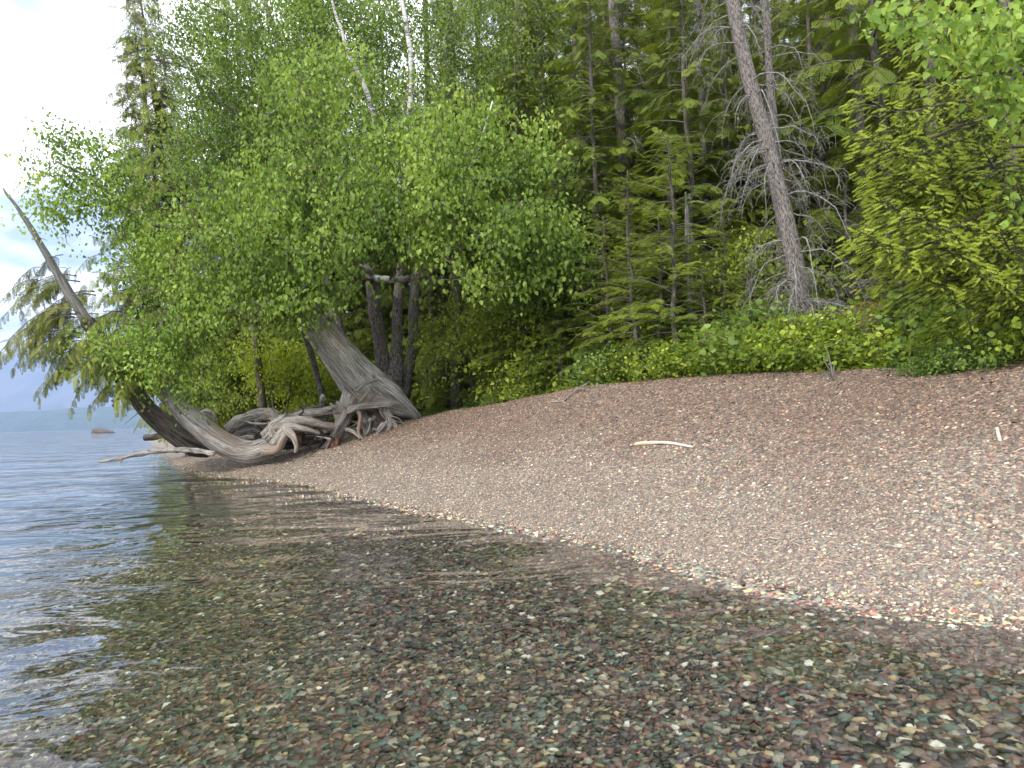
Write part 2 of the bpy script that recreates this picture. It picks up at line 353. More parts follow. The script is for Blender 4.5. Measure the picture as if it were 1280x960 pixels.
def ground_gravel_mat(name):
    """fine gravel between the modelled pebbles and on the far stretch of beach"""
    m, t, out = mat(name)
    g = N(t, 'ShaderNodeNewGeometry'); sp = N(t, 'ShaderNodeSeparateXYZ'); LK(t, g.outputs['Position'], sp.inputs[0])
    vo = N(t, 'ShaderNodeTexVoronoi'); LK(t, g.outputs['Position'], vo.inputs['Vector']); vo.inputs['Scale'].default_value = 55
    f = N(t, 'ShaderNodeSeparateColor'); LK(t, vo.outputs['Color'], f.inputs[0])
    c = ramp(t, f.outputs[0], STONES, 'CONSTANT').outputs[0]
    edge = ramp(t, vo.outputs['Distance'], [(.0, 1.0), (.75, .35)])
    dry = ramp(t, sp.outputs[2], [(.0, 0.0), (.02, 1.0)])
    ln = noise(t, g.outputs['Position'], .9, 4, .6)
    lz = N(t, 'ShaderNodeMath', operation='MULTIPLY_ADD'); LK(t, ln.outputs[0], lz.inputs[0]); lz.inputs[1].default_value = 1.1; LK(t, sp.outputs[2], lz.inputs[2])
    lit = N(t, 'ShaderNodeMapRange'); LK(t, lz.outputs[0], lit.inputs[0]); lit.inputs[1].default_value = .85; lit.inputs[2].default_value = 1.5; lit.inputs[3].default_value = 0; lit.inputs[4].default_value = .75
    cd = mixc(t, .35, mixc(t, 1.0, c, DT, 'MULTIPLY'), DV)
    cd = mixc(t, lit.outputs[0], cd, mixc(t, .4, mixc(t, 1.0, c, (1.0, .72, .56), 'MULTIPLY'), (.11, .068, .047)))
    c = mixc(t, dry.outputs[0], mixc(t, .5, c, (.07, .065, .045)), cd)
    p = N(t, 'ShaderNodeBsdfPrincipled'); LK(t, c, p.inputs['Base Color']); p.inputs['Roughness'].default_value = .85
    LK(t, bump(t, edge.outputs[0], .9, .012), p.inputs['Normal']); LK(t, p.outputs[0], out.inputs[0]); return m
M['gravel'] = ground_gravel_mat('fine_gravel')
def floor_mat():
    m, t, out = mat('forest_floor'); g = N(t, 'ShaderNodeNewGeometry')
    n = noise(t, g.outputs['Position'], 3, 6, .65); n2 = noise(t, g.outputs['Position'], 25, 5, .7)
    c = ramp(t, n.outputs[0], [(.35, (.035, .022, .014)), (.5, (.06, .045, .02)), (.6, (.06, .08, .015)), (.75, (.12, .12, .015))]).outputs[0]
    c = mixc(t, .7, c, mixc(t, n2.outputs[0], (.3, .3, .3), (1.8, 1.7, 1.5)), 'MULTIPLY')
    p = N(t, 'ShaderNodeBsdfPrincipled'); LK(t, c, p.inputs['Base Color']); p.inputs['Roughness'].default_value = .9
    LK(t, bump(t, n2.outputs[0], .8, .05), p.inputs['Normal']); LK(t, p.outputs[0], out.inputs[0]); return m
M['floor'] = floor_mat()
def hill_mat(name, a, b, sc):
    m, t, out = mat(name); g = N(t, 'ShaderNodeNewGeometry')
    n = noise(t, g.outputs['Position'], sc, 5, .6)
    c = ramp(t, n.outputs[0], [(.4, a), (.6, b)]).outputs[0]
    p = N(t, 'ShaderNodeBsdfPrincipled'); LK(t, c, p.inputs['Base Color']); p.inputs['Roughness'].default_value = .9; LK(t, p.outputs[0], out.inputs[0]); return m
M['hill'] = hill_mat('wooded_hill', (.020, .045, .02), (.04, .075, .025), .02)
M['mount'] = hill_mat('mountain_slopes', (.05, .075, .05), (.13, .13, .12), .004)
def water_mat():
    m, t, out = mat('lake_water'); g = N(t, 'ShaderNodeNewGeometry'); P = g.outputs['Position']
    def wv(scale, sx, rot, det, dist=0.0):
        mp = N(t, 'ShaderNodeMapping'); mp.inputs['Scale'].default_value = sx; mp.inputs['Rotation'].default_value = (0, 0, R(rot)); LK(t, P, mp.inputs[0])
        n = N(t, 'ShaderNodeTexNoise'); LK(t, mp.outputs[0], n.inputs['Vector']); n.inputs['Scale'].default_value = scale; n.inputs['Detail'].default_value = det
        n.inputs['Distortion'].default_value = dist; return n.outputs[0]
    a = wv(.6, (1.0, 1.5, 1), 22, 2, 1.5); b = wv(2.1, (1, 1.35, 1), -20, 2, 1.6); c = wv(10, (1, 1.2, 1), 30, 1, .6)
    patch = ramp(t, noise(t, P, .35, 2, .5).outputs[0], [(.38, .25), (.62, 1.0)]).outputs[0]
    sx = N(t, 'ShaderNodeSeparateXYZ'); LK(t, P, sx.inputs[0])
    # the shallows beside the beach are sheltered; ripples are livelier out on the lake
    lee = N(t, 'ShaderNodeMapRange'); LK(t, sx.outputs[0], lee.inputs[0]); lee.inputs[1].default_value = -3.2; lee.inputs[2].default_value = -.2; lee.inputs[3].default_value = 2.1; lee.inputs[4].default_value = .32
    am = N(t, 'ShaderNodeMath', operation='MULTIPLY'); LK(t, patch, am.inputs[0]); LK(t, lee.outputs[0], am.inputs[1])
    def sc_(h):
        q = N(t, 'ShaderNodeMath', operation='MULTIPLY'); LK(t, h, q.inputs[0]); LK(t, am.outputs[0], q.inputs[1]); return q.outputs[0]
    nb = bump(t, sc_(a), 1.0, .105); nb = bump(t, sc_(b), 1.0, .019, nb); nb = bump(t, sc_(c), 1.0, .0010, nb)
    fr = N(t, 'ShaderNodeFresnel'); fr.inputs[0].default_value = 1.333; LK(t, nb, fr.inputs[1])
    tr = N(t, 'ShaderNodeBsdfTransparent'); tr.inputs[0].default_value = (.99, .99, .98, 1)
    gl = N(t, 'ShaderNodeBsdfGlossy'); gl.inputs['Roughness'].default_value = .008; gl.inputs['Color'].default_value = (1, 1, 1, 1); LK(t, nb, gl.inputs['Normal'])
    ms = N(t, 'ShaderNodeMixShader'); LK(t, fr.outputs[0], ms.inputs[0]); LK(t, tr.outputs[0], ms.inputs[1]); LK(t, gl.outputs[0], ms.inputs[2])
    LK(t, ms.outputs[0], out.inputs[0])
    va = N(t, 'ShaderNodeVolumeAbsorption'); va.inputs[0].default_value = (.50, .56, .44, 1); va.inputs[1].default_value = .30; LK(t, va.outputs[0], out.inputs['Volume']); return m
M['water'] = water_mat()

# ------------------------------------------------------------------ terrain
SH = [at_z(px, py)[:2] for px, py in ((1280, 789), (1200, 777), (1100, 762), (1000, 742), (900, 717), (800, 691), (700, 669), (600, 650), (520, 636), (450, 621), (390, 607), (330, 600), (280, 596), (240, 588), (215, 577), (206, 566), (198, 555), (180, 547.2))]
SH = [np.array(p) for p in ((3000., -900.), (120., -45.), (30., -9.), (12., -1.2), (6.6, 1.6))] + SH + [np.array(p) for p in ((-38., 96.), (-30., 135.), (0., 260.), (500., 1500.), (1800., 6000.))]
SH = np.array(SH)
#  crest height and width of the beach at each shoreline vertex
hh = [1.5] * 6 + [1.42, 1.42, 1.45, 1.5, 1.55, 1.62, 1.72, 1.75, 1.7, 1.45, 1.15, .95, .8, .7, .6, .5, .5] + [.6, 1, 1, 1, 1]
ww = [5, 5, 5, 4.6, 4.4, 4.4, 4.3, 4.3, 4.3, 4.3, 4.4, 4.5, 4.4, 4.3, 4.2, 4.0, 4.0, 3.8, 3.5, 3.0, 2.5, 2.5, 2.5] + [3, 5, 5, 5, 5]
hh = np.array(hh); ww = np.array(ww)
assert len(hh) == len(SH) == len(ww), (len(hh), len(SH), len(ww))
def shore(x, y):
    """signed distance (positive on land) with smoothly blended crest height / width"""
    x = np.asarray(x, float); y = np.asarray(y, float); sh = x.shape
    x = x.ravel(); y = y.ravel()
    best = np.full(x.shape, 1e18); sgn = np.ones_like(x)
    wsum = np.zeros_like(x); hs = np.zeros_like(x); wsn = np.zeros_like(x)
    for i in range(len(SH) - 1):
        a, b = SH[i], SH[i + 1]; ab = b - a; L2 = ab @ ab
        t = np.clip(((x - a[0]) * ab[0] + (y - a[1]) * ab[1]) / L2, 0, 1)
        qx, qy = x - (a[0] + t * ab[0]), y - (a[1] + t * ab[1]); d2 = qx * qx + qy * qy
        s = np.sign(ab[0] * (y - a[1]) - ab[1] * (x - a[0]))
        up = d2 < best - 1e-9; best = np.where(up, d2, best); sgn = np.where(up, s, sgn)
        wt = 1 / (d2 + .3) ** 2
        wsum += wt; hs += wt * (hh[i] + (hh[i + 1] - hh[i]) * t); wsn += wt * (ww[i] + (ww[i + 1] - ww[i]) * t)
    return (-np.sqrt(best) * sgn).reshape(sh), (hs / wsum).reshape(sh), (wsn / wsum).reshape(sh)
PT = np.array([-.5, 0, .12, .3, .5, .7, .85, 1.0, 1.15]); PZ = np.array([-.06, 0, .10, .24, .45, .71, .88, .985, 1.02])
def ground(x, y):
    x = np.asarray(x, float); y = np.asarray(y, float)
    d, h, w = shore(x, y)
    d = d + .10 * fbm(x * .8, y * .8, 2, 5)
    t = d / w
    z = h * np.interp(t, PT, PZ) + .022 * np.sin(t * 17 + 2.5 * fbm(x * .35, y * .35, 2, 41)) * np.clip(t * 5, 0, 1) * np.clip(2.2 - t * 2, 0, 1)
    dd = np.maximum(d - w * 1.1, 0)
    z = np.where(t > 1.1, h * 1.01 + .10 * dd + .008 * np.minimum(dd, 60) ** 2, z)
    z = np.where(d > 200, z + 0, z)
    und = -d
    zb = -.095 * und - .016 * und ** 2 / (1 + und * .03)
    z = np.where(d < 0, np.maximum(zb, -5), z)
    z = np.where(d > 0, z + .05 * fbm(x * .7, y * .7, 3, 9) * np.clip(d, 0, 1) + .25 * fbm(x * .4, y * .4, 3, 3) * np.clip(dd, 0, 1), z + .02 * fbm(x * .9, y * .9, 3, 2) * np.clip(und, 0, 1))
    return z
def gz(x, y): return float(ground(np.array([x]), np.array([y]))[0])
def axis(lo, hi, step, far_lo, far_hi, g=1.18):
    a = list(np.arange(lo, hi + 1e-6, step)); s = step
    while a[-1] < far_hi: s *= g; a.append(a[-1] + s)
    s = step; b = []; v = lo
    while v > far_lo: s *= g; v -= s; b.append(v)
    return np.array(b[::-1] + a)
gx = axis(-9, 9, .12, -7000, 3500); gy = axis(1.0, 22, .12, -600, 9500)
GX, GY = np.meshgrid(gx, gy); GZ = ground(GX, GY); GD, _, GW = shore(GX, GY)
GZ = np.minimum(GZ, 60 + 0 * GZ)
nx, ny = len(gx), len(gy)
idx = np.arange(nx * ny).reshape(ny, nx)
Qs = np.stack([idx[:-1, :-1], idx[:-1, 1:], idx[1:, 1:], idx[1:, :-1]], -1).reshape(-1, 4)
VV = np.stack([GX, GY, GZ], -1).reshape(-1, 3)
dc = GD.ravel()[Qs].mean(1); wc = GW.ravel()[Qs].mean(1)
def sub(name, mask, m):
    q = Qs[mask]; u, inv = np.unique(q, return_inverse=True)
    me = mesh_from(name, VV[u], None, inv.reshape(-1, 4)); me.materials.append(m)
    return tag(link(name, me), kind='structure')
lake_bed = sub('lake_bed', dc < 0, M['gravel'])
beach = sub('gravel_beach', (dc >= 0) & (dc < wc * 1.08), M['gravel'])
floor = sub('forest_floor', dc >= wc * 1.08, M['floor'])
# water sheet
wx, wy = np.clip(axis(-12, 8, .5, -7000, 3500, 1.3), gx[0] + 40, gx[-1] - 40), np.clip(axis(-2, 22, .5, -600, 9500, 1.3), gy[0] + 40, gy[-1] - 40)
WX, WY = np.meshgrid(wx, wy); wi = np.arange(WX.size).reshape(WX.shape); nw = WX.size
WV = np.concatenate([np.stack([WX, WY, 0 * WX], -1).reshape(-1, 3), np.stack([WX, WY, 0 * WX - 5.8], -1).reshape(-1, 3)])
WQ = [np.stack([wi[:-1, :-1], wi[:-1, 1:], wi[1:, 1:], wi[1:, :-1]], -1).reshape(-1, 4)]
WQ.append(WQ[0][:, ::-1] + nw)
for e_, fl_ in ((wi[0, :], 0), (wi[-1, :], 1), (wi[:, 0], 1), (wi[:, -1], 0)):
    q_ = np.stack([e_[:-1], e_[:-1] + nw, e_[1:] + nw, e_[1:]], -1); WQ.append(q_[:, ::-1] if fl_ else q_)
me = mesh_from('lake_water', WV, None, np.concatenate(WQ), smooth=False)
me.materials.append(M['water']); tag(link('lake_water', me), kind='structure')

# far shore: wooded hill and mountain as ridges with depth
def ridge(name, x0, x1, y0, depth, hfun, m, nx_=160, ny_=26, rough=.12, seed=1):
    u, v = np.meshgrid(np.linspace(0, 1, nx_), np.linspace(0, 1, ny_))
    X = x0 + (x1 - x0) * u; Y = y0 + depth * v
    prof = np.sin(np.pi * np.clip(v, 0, 1)) ** .8
    H = hfun(X) * prof * (1 + rough * fbm(X / depth * 6, Y / depth * 6, 5, seed)) - 3
    H += 5 * fbm(X / 12, Y / 12, 2, seed + 4) * (prof > .1)
    i = np.arange(nx_ * ny_).reshape(ny_, nx_)
    me = mesh_from(name, np.stack([X, Y, H], -1).reshape(-1, 3), None, np.stack([i[:-1, :-1], i[:-1, 1:], i[1:, 1:], i[1:, :-1]], -1).reshape(-1, 4))
    me.materials.append(m); return tag(link(name, me), kind='structure')
ridge('far_hill', -5600, 600, 3600, 900, lambda X: 105 + 26 * fbm(X / 700, X * 0 + 3, 3, 4) - .012 * (X + 1700), M['hill'], 420, 20, .15, 3)
ridge('mountain', -6800, 2500, 5600, 3300, lambda X: 620 + 170 * fbm(X / 1500, X * 0 + 1, 4, 8) + .03 * (-X - 3000), M['mount'], 220, 60, .45, 6)

# ------------------------------------------------------------------ leaf templates
def leaf_tpl(w=.42, fold=.16, droop=.12):
    V = np.array([[0, 0, 0], [-w, .30, fold], [-w * .72, .66, fold * .6 - droop * .5], [0, 1, -droop], [w * .72, .66, fold * .6 - droop * .5], [w, .30, fold]])
    return V, None, np.array([[0, 1, 2, 3], [0, 3, 4, 5]])
LEAF = leaf_tpl(.36, .16, .16)
ROUND = leaf_tpl(.5, .08, .05)
def leaves(mb, C, spread, per, size, tpl=LEAF, flat=.5, crnd=None, hang=.6):
    """per leaves round every cluster centre C (n,3)"""
    n = len(C); k = n * per
    cr = rng.random(n) if crnd is None else crnd
    pos = np.repeat(C, per, 0) + rng.normal(0, 1, (k, 3)) * np.array([spread, spread, spread * flat])
    D = randdir(k, -1, .35); D[:, 2] -= hang
    up = rng.normal(0, .55, (k, 3)) + np.array([-.25, -.55, .9])
    F = frames(D, up)
    s = size * rng.uniform(.65, 1.25, k)
    rn = np.clip(np.repeat(cr, per) * .75 + rng.random(k) * .45 - .10, 0, 1)
    scatter(mb, tpl[0], tpl[1], tpl[2], pos, F, s, rn)

def grow(skel, targets, rt=.006, sag=.06):
    """join each target to the nearest point of the growing skeleton; returns thin tube segments"""
    S = np.array(skel); segs = []
    d0 = np.min(((targets[:, None] - S[None]) ** 2).sum(-1), 1)
    pts = list(S); arr = np.zeros((len(S) + len(targets) * 3, 3)); arr[:len(S)] = S; n = len(S)
    for k in np.argsort(d0):
        tt = targets[k]; d = ((arr[:n] - tt) ** 2).sum(1); j = int(np.argmin(d)); a = arr[j]; L = math.sqrt(d[j])
        if L < .02: continue
        m1 = a + (tt - a) * .4 + rng.normal(0, .09, 3) * L + np.array([0, 0, sag * L]); m2 = a + (tt - a) * .75 + rng.normal(0, .07, 3) * L
        P = spline([a, m1, m2, tt], 6 if L > .5 else 4)
        segs.append((P, rt * (1 + min(L, 2) * .8), rt * .45))
        arr[n] = m1; arr[n + 1] = m2; arr[n + 2] = tt; n += 3
    return segs

def blob_points(b, n):
    """b=(px,py,Y,rx_px,ry_px,depth) -> n points through the ellipsoid, denser outside"""
    px, py, Y, rx, ry, dz = b
    m = max(3, n // 6); sub = randdir(m) * (rng.random(m) ** .4 * rng.uniform(.75, 1.25, m))[:, None]
    q = rng.integers(0, m, n); sc_ = 24.0 / max(rx, ry)
    u = sub[q] + rng.normal(0, 1, (n, 3)) * np.array([sc_, .35, sc_ * .7])
    out = [at(px + rx * a, py + ry * c, Y + dz * e) for a, e, c in u]
    return np.array(out)

def broadleaf(name, label, cat, base, limbs, blobs, mleaf, mbark, per=14, size=.09, spread=.17, group=None, twr=.006, limb_mats=None, flat=.5, hang=.6):
    """limbs: list of (list of (px,py,Y,r)) ; blobs: list of (b, n)"""
    th = thing(name, label, cat, base, group); skel = []
    for k, L in enumerate(limbs):
        P = np.array([np.append(at(q[0], q[1], q[2]), q[3]) for q in L]); S = spline(P, max(14, len(L) * 7))
        S[:, :3] += np.cumsum(rng.normal(0, .006, (len(S), 3)), 0)
        mb = MB(); tube(mb, S[:, :3], np.maximum(S[:, 3], .004), 12 if S[0, 3] > .05 else 7, knob=.12, seed=k + 3)
        mb.build('trunk' if k == 0 else ('stem' if S[0, 3] > .07 else 'limb'), (limb_mats[k] if limb_mats else mbark), th)
        skel.append(S[:, :3])
    skel = np.vstack(skel)
    C = np.vstack([blob_points(b, n) for b, n in blobs])
    mb = MB(); thin_tubes(mb, grow(skel, C, twr)); mb.build('twigs', M['browntwig'], th)['kind'] = 'stuff'
    mb = MB()
    cr = np.clip(.5 + .5 * fbm(C[:, 0] * 1.2 + 9, C[:, 2] * 1.2 + C[:, 1] * .4, 3, 2) + rng.normal(0, .12, len(C)), 0, 1)
    leaves(mb, C, spread, per, size, flat=flat, crnd=cr, hang=hang); mb.build('crown', mleaf, th)['kind'] = 'stuff'
    return th

# ------------------------------------------------------------------ conifers
def spray_tpl(n=8, L=1.0, bl=.10, bw=.026, wid=.42, droop=.18):
    """flat feathery bough tip along +y, length 1: side twigs carrying small pointed blades"""
    V = []; T = []
    def blade(p, d, l, w):
        d = np.array(d); d = d / np.linalg.norm(d); s = np.array([-d[1], d[0], 0]) * w
        i = len(V); V.extend([p - s, p + s, p + d * l + np.array([0, 0, rng.normal(0, .012)])]); T.append([i, i + 1, i + 2])
    def z(p): return -droop * (p[1] ** 2) - droop * .8 * abs(p[0])
    for k in range(n):
        y = .06 + .9 * k / n; tl = wid * (1 - .75 * (k / n)) * (.55 + .45 * min(1, k / 2 + .3))
        for sgn in (-1, 1):
            d = np.array([sgn * .78, .62, 0]); m = max(2, int(tl / .075)); p0 = np.array([0, y, 0])
            e = p0 + d * tl
            i = len(V)
            V.extend([p0 - [0, .006, 0], p0 + [0, .006, 0], e]); T.append([i, i + 1, i + 2])
            for j in range(m):
                q = p0 + d * tl * (j + .6) / m; sc = 1 - .35 * j / m
                blade(q, d + np.array([d[1], -d[0], 0]) * .9, bl * sc, bw)
                blade(q, d - np.array([d[1], -d[0], 0]) * .9, bl * sc, bw)
            blade(e - d * .02, d, bl * .9, bw)
    blade(np.array([0, .93, 0.]), [0, 1, 0], bl, bw)
    V = np.array(V); V[:, 2] += np.array([z(p) for p in V]); return V, np.array(T), None
SPRAYS = [spray_tpl(8), spray_tpl(7, wid=.5), spray_tpl(9, wid=.36, droop=.28)]
YS = [spray_tpl(9, bl=.085, bw=.015, wid=.36), spray_tpl(8, bl=.085, bw=.015, wid=.44, droop=.3)]
CEDAR = [spray_tpl(6, bl=.13, bw=.026, wid=.36, droop=.5), spray_tpl(7, bl=.12, bw=.024, wid=.30, droop=.75)]

def bough(mb, segs, o, az, L, rise, droop, spr, step=.16, ss=.42, crnd=.5, jit=.14):
    h = np.array([math.cos(az), math.sin(az), 0])
    n = max(6, int(L / .25)); t = np.linspace(0, 1, n)
    P = o + h * (L * t)[:, None] + np.array([0, 0, 1.0]) * (L * (rise * t - droop * t ** 2))[:, None]
    side = np.array([-h[1], h[0], 0])
    P = P + side * (L * .08 * np.sin(t * 3 + rng.uniform(0, 6)) * t)[:, None]
    segs.append((P, .006 + .010 * L, .004))
    k = max(3, int(L * .88 / step)); tt = 1 - (np.arange(k) / k) * .88
    pos = np.stack([np.interp(tt, t, P[:, i]) for i in range(3)], 1)
    tan = np.stack([np.interp(tt, t, np.gradient(P[:, i])) for i in range(3)], 1); tan /= np.linalg.norm(tan, axis=1)[:, None]
    for sgn in (-1, 1):
        D = tan * .62 + side * sgn * .85 + rng.normal(0, jit, (k, 3)); D[:, 2] -= .12 + (jit > .2) * .35
        up = np.tile([0, 0, 1.0], (k, 1)) + rng.normal(0, .22, (k, 3)) + h * .15
        s = ss * (.45 + .75 * np.minimum(1, (1 - tt) * 2.2 + .15)) * rng.uniform(.75, 1.25, k) * min(1, .45 + L * .35)
        tp = spr[rng.integers(len(spr))]
        scatter(mb, tp[0], tp[1], tp[2], pos, frames(D, up), s, np.clip(crnd + rng.normal(0, .16, k) + .2 * (tt - .5), 0, 1))
    tp = spr[0]
    scatter(mb, tp[0], tp[1], tp[2], P[-1:], frames(tan[:1] + [0, 0, -.1], np.array([[0, 0, 1.0]])), np.array([ss * .9]), np.array([min(1, crnd + .15)]))

def conifer_data(name, H, base_r, spread, first, n, mcrown, mbark, spr=SPRAYS, droop=.35, rise=.15, step=.17, ss=.45, dead=12, sides=10):
    """returns (trunk mesh, crown mesh, twigs mesh)"""
    mt = MB(); k = 14; z = np.linspace(-.3, H, k)
    P = np.stack([np.cumsum(rng.normal(0, .03, k)), np.cumsum(rng.normal(0, .03, k)), z], 1); P[:, :2] -= P[1, :2]
    tube(mt, P, np.maximum(base_r * (1 - np.clip(z, 0, H) / H) ** .8 + .012 + base_r * .5 * np.exp(-np.maximum(z, 0) * 3), .01), sides, knob=.06, seed=n)
    mc = MB(); segs = []
    for i in range(n):
        f = (i + rng.random()) / n; zz = first + (H - first) * (1 - (1 - f) ** 1.25) * .97
        rel = (zz - first) / (H - first)
        L = spread * ((1 - rel) ** .75) * rng.uniform(.6, 1.1) * (0.7 + .3 * min(1, rel * 6)) + .15
        az = i * 2.399 + rng.normal(0, .5)
        o = np.array([np.interp(zz, z, P[:, 0]), np.interp(zz, z, P[:, 1]), zz])
        bough(mc, segs, o, az, L, rise + .5 * rel + rng.normal(0, .16), droop * rng.uniform(.5, 1.5), spr, step, ss, rng.uniform(.1, .85), .14 if spr is YS else .27)
    for i in range(dead):
        zz = rng.uniform(.4, first + 2.0); az = rng.uniform(0, 6.3); L = rng.uniform(.4, 1.4)
        h = np.array([math.cos(az), math.sin(az), 0]); o = np.array([0, 0, zz])
        segs.append((spline([o, o + h * L * .5 + [0, 0, .05], o + h * L + [0, 0, -.25 * L]], 5), .010, .003))
    ms = MB(); thin_tubes(ms, segs)
    return mt.mesh(name + '_trunk', mbark), mc.mesh(name + '_crown', mcrown, smooth=False), ms.mesh(name + '_branches', M['browntwig'])
def place_tree(name, data, label, cat, loc, sc=1.0, rz=0.0, group=None, tilt=(0, 0)):
    th = thing(name, label, cat, loc, group); th.rotation_euler = (tilt[0], tilt[1], rz); th.scale = (sc, sc, sc)
    link('trunk', data[0], th); tag(link('crown', data[1], th), kind='stuff'); tag(link('branches', data[2], th), kind='stuff')
    return th

BUILD_FOREST = True
if BUILD_FOREST:
    big = [conifer_data('hemlock', 19, .15, 2.9, .8 + .4 * i, 100, M['conifer'], M['forest_bark'], droop=.30 + .05 * i, step=.205, ss=.44) for i in range(2)]
    mid = [conifer_data('mid_hemlock', 8.5 + 2 * i, .07, 1.9, .4, 100, M['conifer'], M['forest_bark'], droop=.42, step=.16, ss=.36) for i in range(2)]
    old = [conifer_data('old_fir', 24, .17, 3.0, 4.5 + i, 90, M['conifer'], M['forest_bark'], droop=.5, step=.22, ss=.47, dead=30) for i in range(1)]
    young = [conifer_data('young_fir', 3.6 + i * .9, .05, 1.25 + .15 * i, .25, 80, M['young_fir'], M['forest_bark'], spr=YS, droop=.34, rise=.22, step=.09, ss=.22, dead=3, sides=7) for i in range(2)]
    ced = [conifer_data('cedar', 16, .16, 3.2, 1.2, 150, M['cedar'], M['forest_bark'], spr=CEDAR, droop=.55, rise=.3, step=.20, ss=.48, dead=8) for i in range(1)]
    # the wood behind the beach, row by row, each tree standing on the rising floor
    used = []
    def free(x, y, r):
        for a, b in used:
            if (a - x) ** 2 + (b - y) ** 2 < r * r: return False
        used.append((x, y)); return True
    random.seed(11)
    LMK = [(300, 'behind the upper left birch crown'), (450, 'behind the middle of the birch crown'), (560, 'above and right of the dark birch stems'), (660, 'behind the right edge of the bright birch crown'),
           (740, 'left of the upright bare trunk'), (800, 'behind the upright bare trunk'), (870, 'behind the thin pale trunk'), (940, 'left of the leaning dead tree'), (1010, 'behind the leaning dead tree'),
           (1080, 'right of the leaning dead tree'), (1170, 'behind the bright tipped spruce'), (1290, 'behind the birch boughs at top right'), (9999, 'just beyond the right edge of view')]
    ORD = ['nearest', 'second nearest', 'third nearest', 'fourth nearest', 'fifth nearest', 'sixth nearest', 'seventh nearest', 'eighth nearest', 'ninth nearest', 'tenth nearest', 'eleventh nearest', 'twelfth nearest', 'thirteenth nearest', 'fourteenth nearest', 'fifteenth nearest', 'farthest']
    spots = []
    def fill(n, y0, y1, p0, p1, pick, gap):
        c = 0
        for _ in range(4000):
            if c >= n: break
            Y = random.uniform(y0, y1); px = random.uniform(p0, p1); x = at(px, 480, Y)[0]; d, h, w = [float(v) for v in shore(x, Y)]
            if d < w + 1.6 or d > 42: continue
            if px < 640 and Y < 21.5: continue
            if px < 470 and Y < 25: continue
            if px < 330 and Y < 32: continue
            if 740 < px < 1120 and Y < 14.6: continue
            if not free(x, Y, gap): continue
            spots.append((px, x, Y, pick())); c += 1
    fill(64, 13.2, 23, 560, 1480, lambda: ('slender green', random.choice(mid)), .95)
    fill(14, 22, 33, 425, 625, lambda: ('slender green', random.choice(mid)), 1.1)
    fill(12, 24, 34, 395, 700, lambda: ('tall drooping', random.choice(big)), 1.3)
    fill(26, 15, 26, 560, 1480, lambda: ('tall drooping', random.choice(big)), 1.6)
    fill(62, 22, 50, 230, 1500, lambda: ('tall dark', random.choice(big + big + old)), 1.9)
    spots.sort(key=lambda q: q[2]); seen = {}
    for px, x, Y, (kd, dt) in spots:
        lm = next(t_ for b_, t_ in LMK if px < b_); k_ = seen.get(lm, 0); seen[lm] = k_ + 1
        place_tree('conifer_tree', dt, '%s %s conifer %s' % (ORD[min(k_, 15)], kd, lm), 'tree', (x, Y, gz(x, Y) - .1), random.uniform(.8, 1.15), random.uniform(0, 6.3), 'conifers crowding the shaded wood behind the beach')
    # young firs at the forest edge
    yl = [(845, 398, 12.6, 1, .95, 'bright young fir with layered boughs left of the leaning dead trunk'),
          (792, 405, 12.9, 1, .85, 'young fir below the bare grey trunk that rises from mid wood'),
          (905, 398, 13.2, 0, .8, 'small young fir just left of the thin pale trunk near forest edge'),
          (725, 410, 16.0, 1, .8, 'young fir behind the pale green shrubs at middle of forest edge'),
          (940, 385, 12.2, 0, .5, 'low fir sapling close left of the leaning dead trunk base'),
          (1130, 380, 11.2, 0, .62, 'low spreading fir sapling behind the mossy mound'),
          (1190, 372, 10.4, 1, .55, 'fir sapling below the bright tipped spruce boughs'),
          (1060, 370, 13.6, 1, .8, 'young fir right of the leaning dead trunk'),
          (655, 440, 17.0, 2, .9, 'dim young fir in shade right of the birch stems'),
          (590, 455, 19.5, 1, .9, 'dim small fir in deep shade near the dark tree stems'),
          (1240, 360, 12.0, 2, .9, 'young fir standing in the shade at far right'),
          (990, 330, 17.5, 2, 1.3, 'taller young fir deep behind the leaning dead trunk'),
          (860, 330, 18.0, 2, 1.4, 'taller young fir deep behind the thin pale trunk'),
          (700, 330, 19.0, 2, 1.5, 'taller young fir deep behind the birch crown edge'),
          (762, 412, 13.1, 0, .9, 'young fir just left below the upright dead trunk'), (826, 405, 12.7, 0, .8, 'smallest young fir between the two brightest ones'),
          (882, 400, 12.6, 0, .5, 'short fir sapling hiding the foot of the thin pale trunk'), (700, 430, 14.4, 0, .72, 'young fir behind the left half of the bright shrub row')]
    for px, py, Y, k, s, lab in yl:
        for _ in range(30):
            x = at(px, py, Y)[0]; d, h, w = [float(v) for v in shore(x, Y)]
            if d > w + .95: break
            Y += .1
        place_tree('young_fir', young[min(k, 1)], lab, 'young tree', (x, Y, gz(x, Y) - .05), s, random.uniform(0, 6.3), 'young firs along the forest edge')
    for px, Y, s, lab in ((252, 26, 1.12, 'dark olive cedar whose top stands against the sky behind the birch'), (240, 25.5, .98, 'slightly shorter olive cedar pressed against the one with the sky top'), (300, 29, 1.2, 'olive cedar behind the birch crown, just inland of the dark top'),
                          (345, 27, .85, 'cedar hidden low behind the leaning grey stump trunk'), (400, 28, 1.1, 'tall cedar behind the middle of the birch crown')):
        x = at(px, 480, Y)[0]; place_tree('cedar_tree', ced[0], lab, 'tree', (x, Y, gz(x, Y) - .1), s * .95, 0 if px < 280 else px * .1, tilt=(0, -.13 if px < 280 else 0))

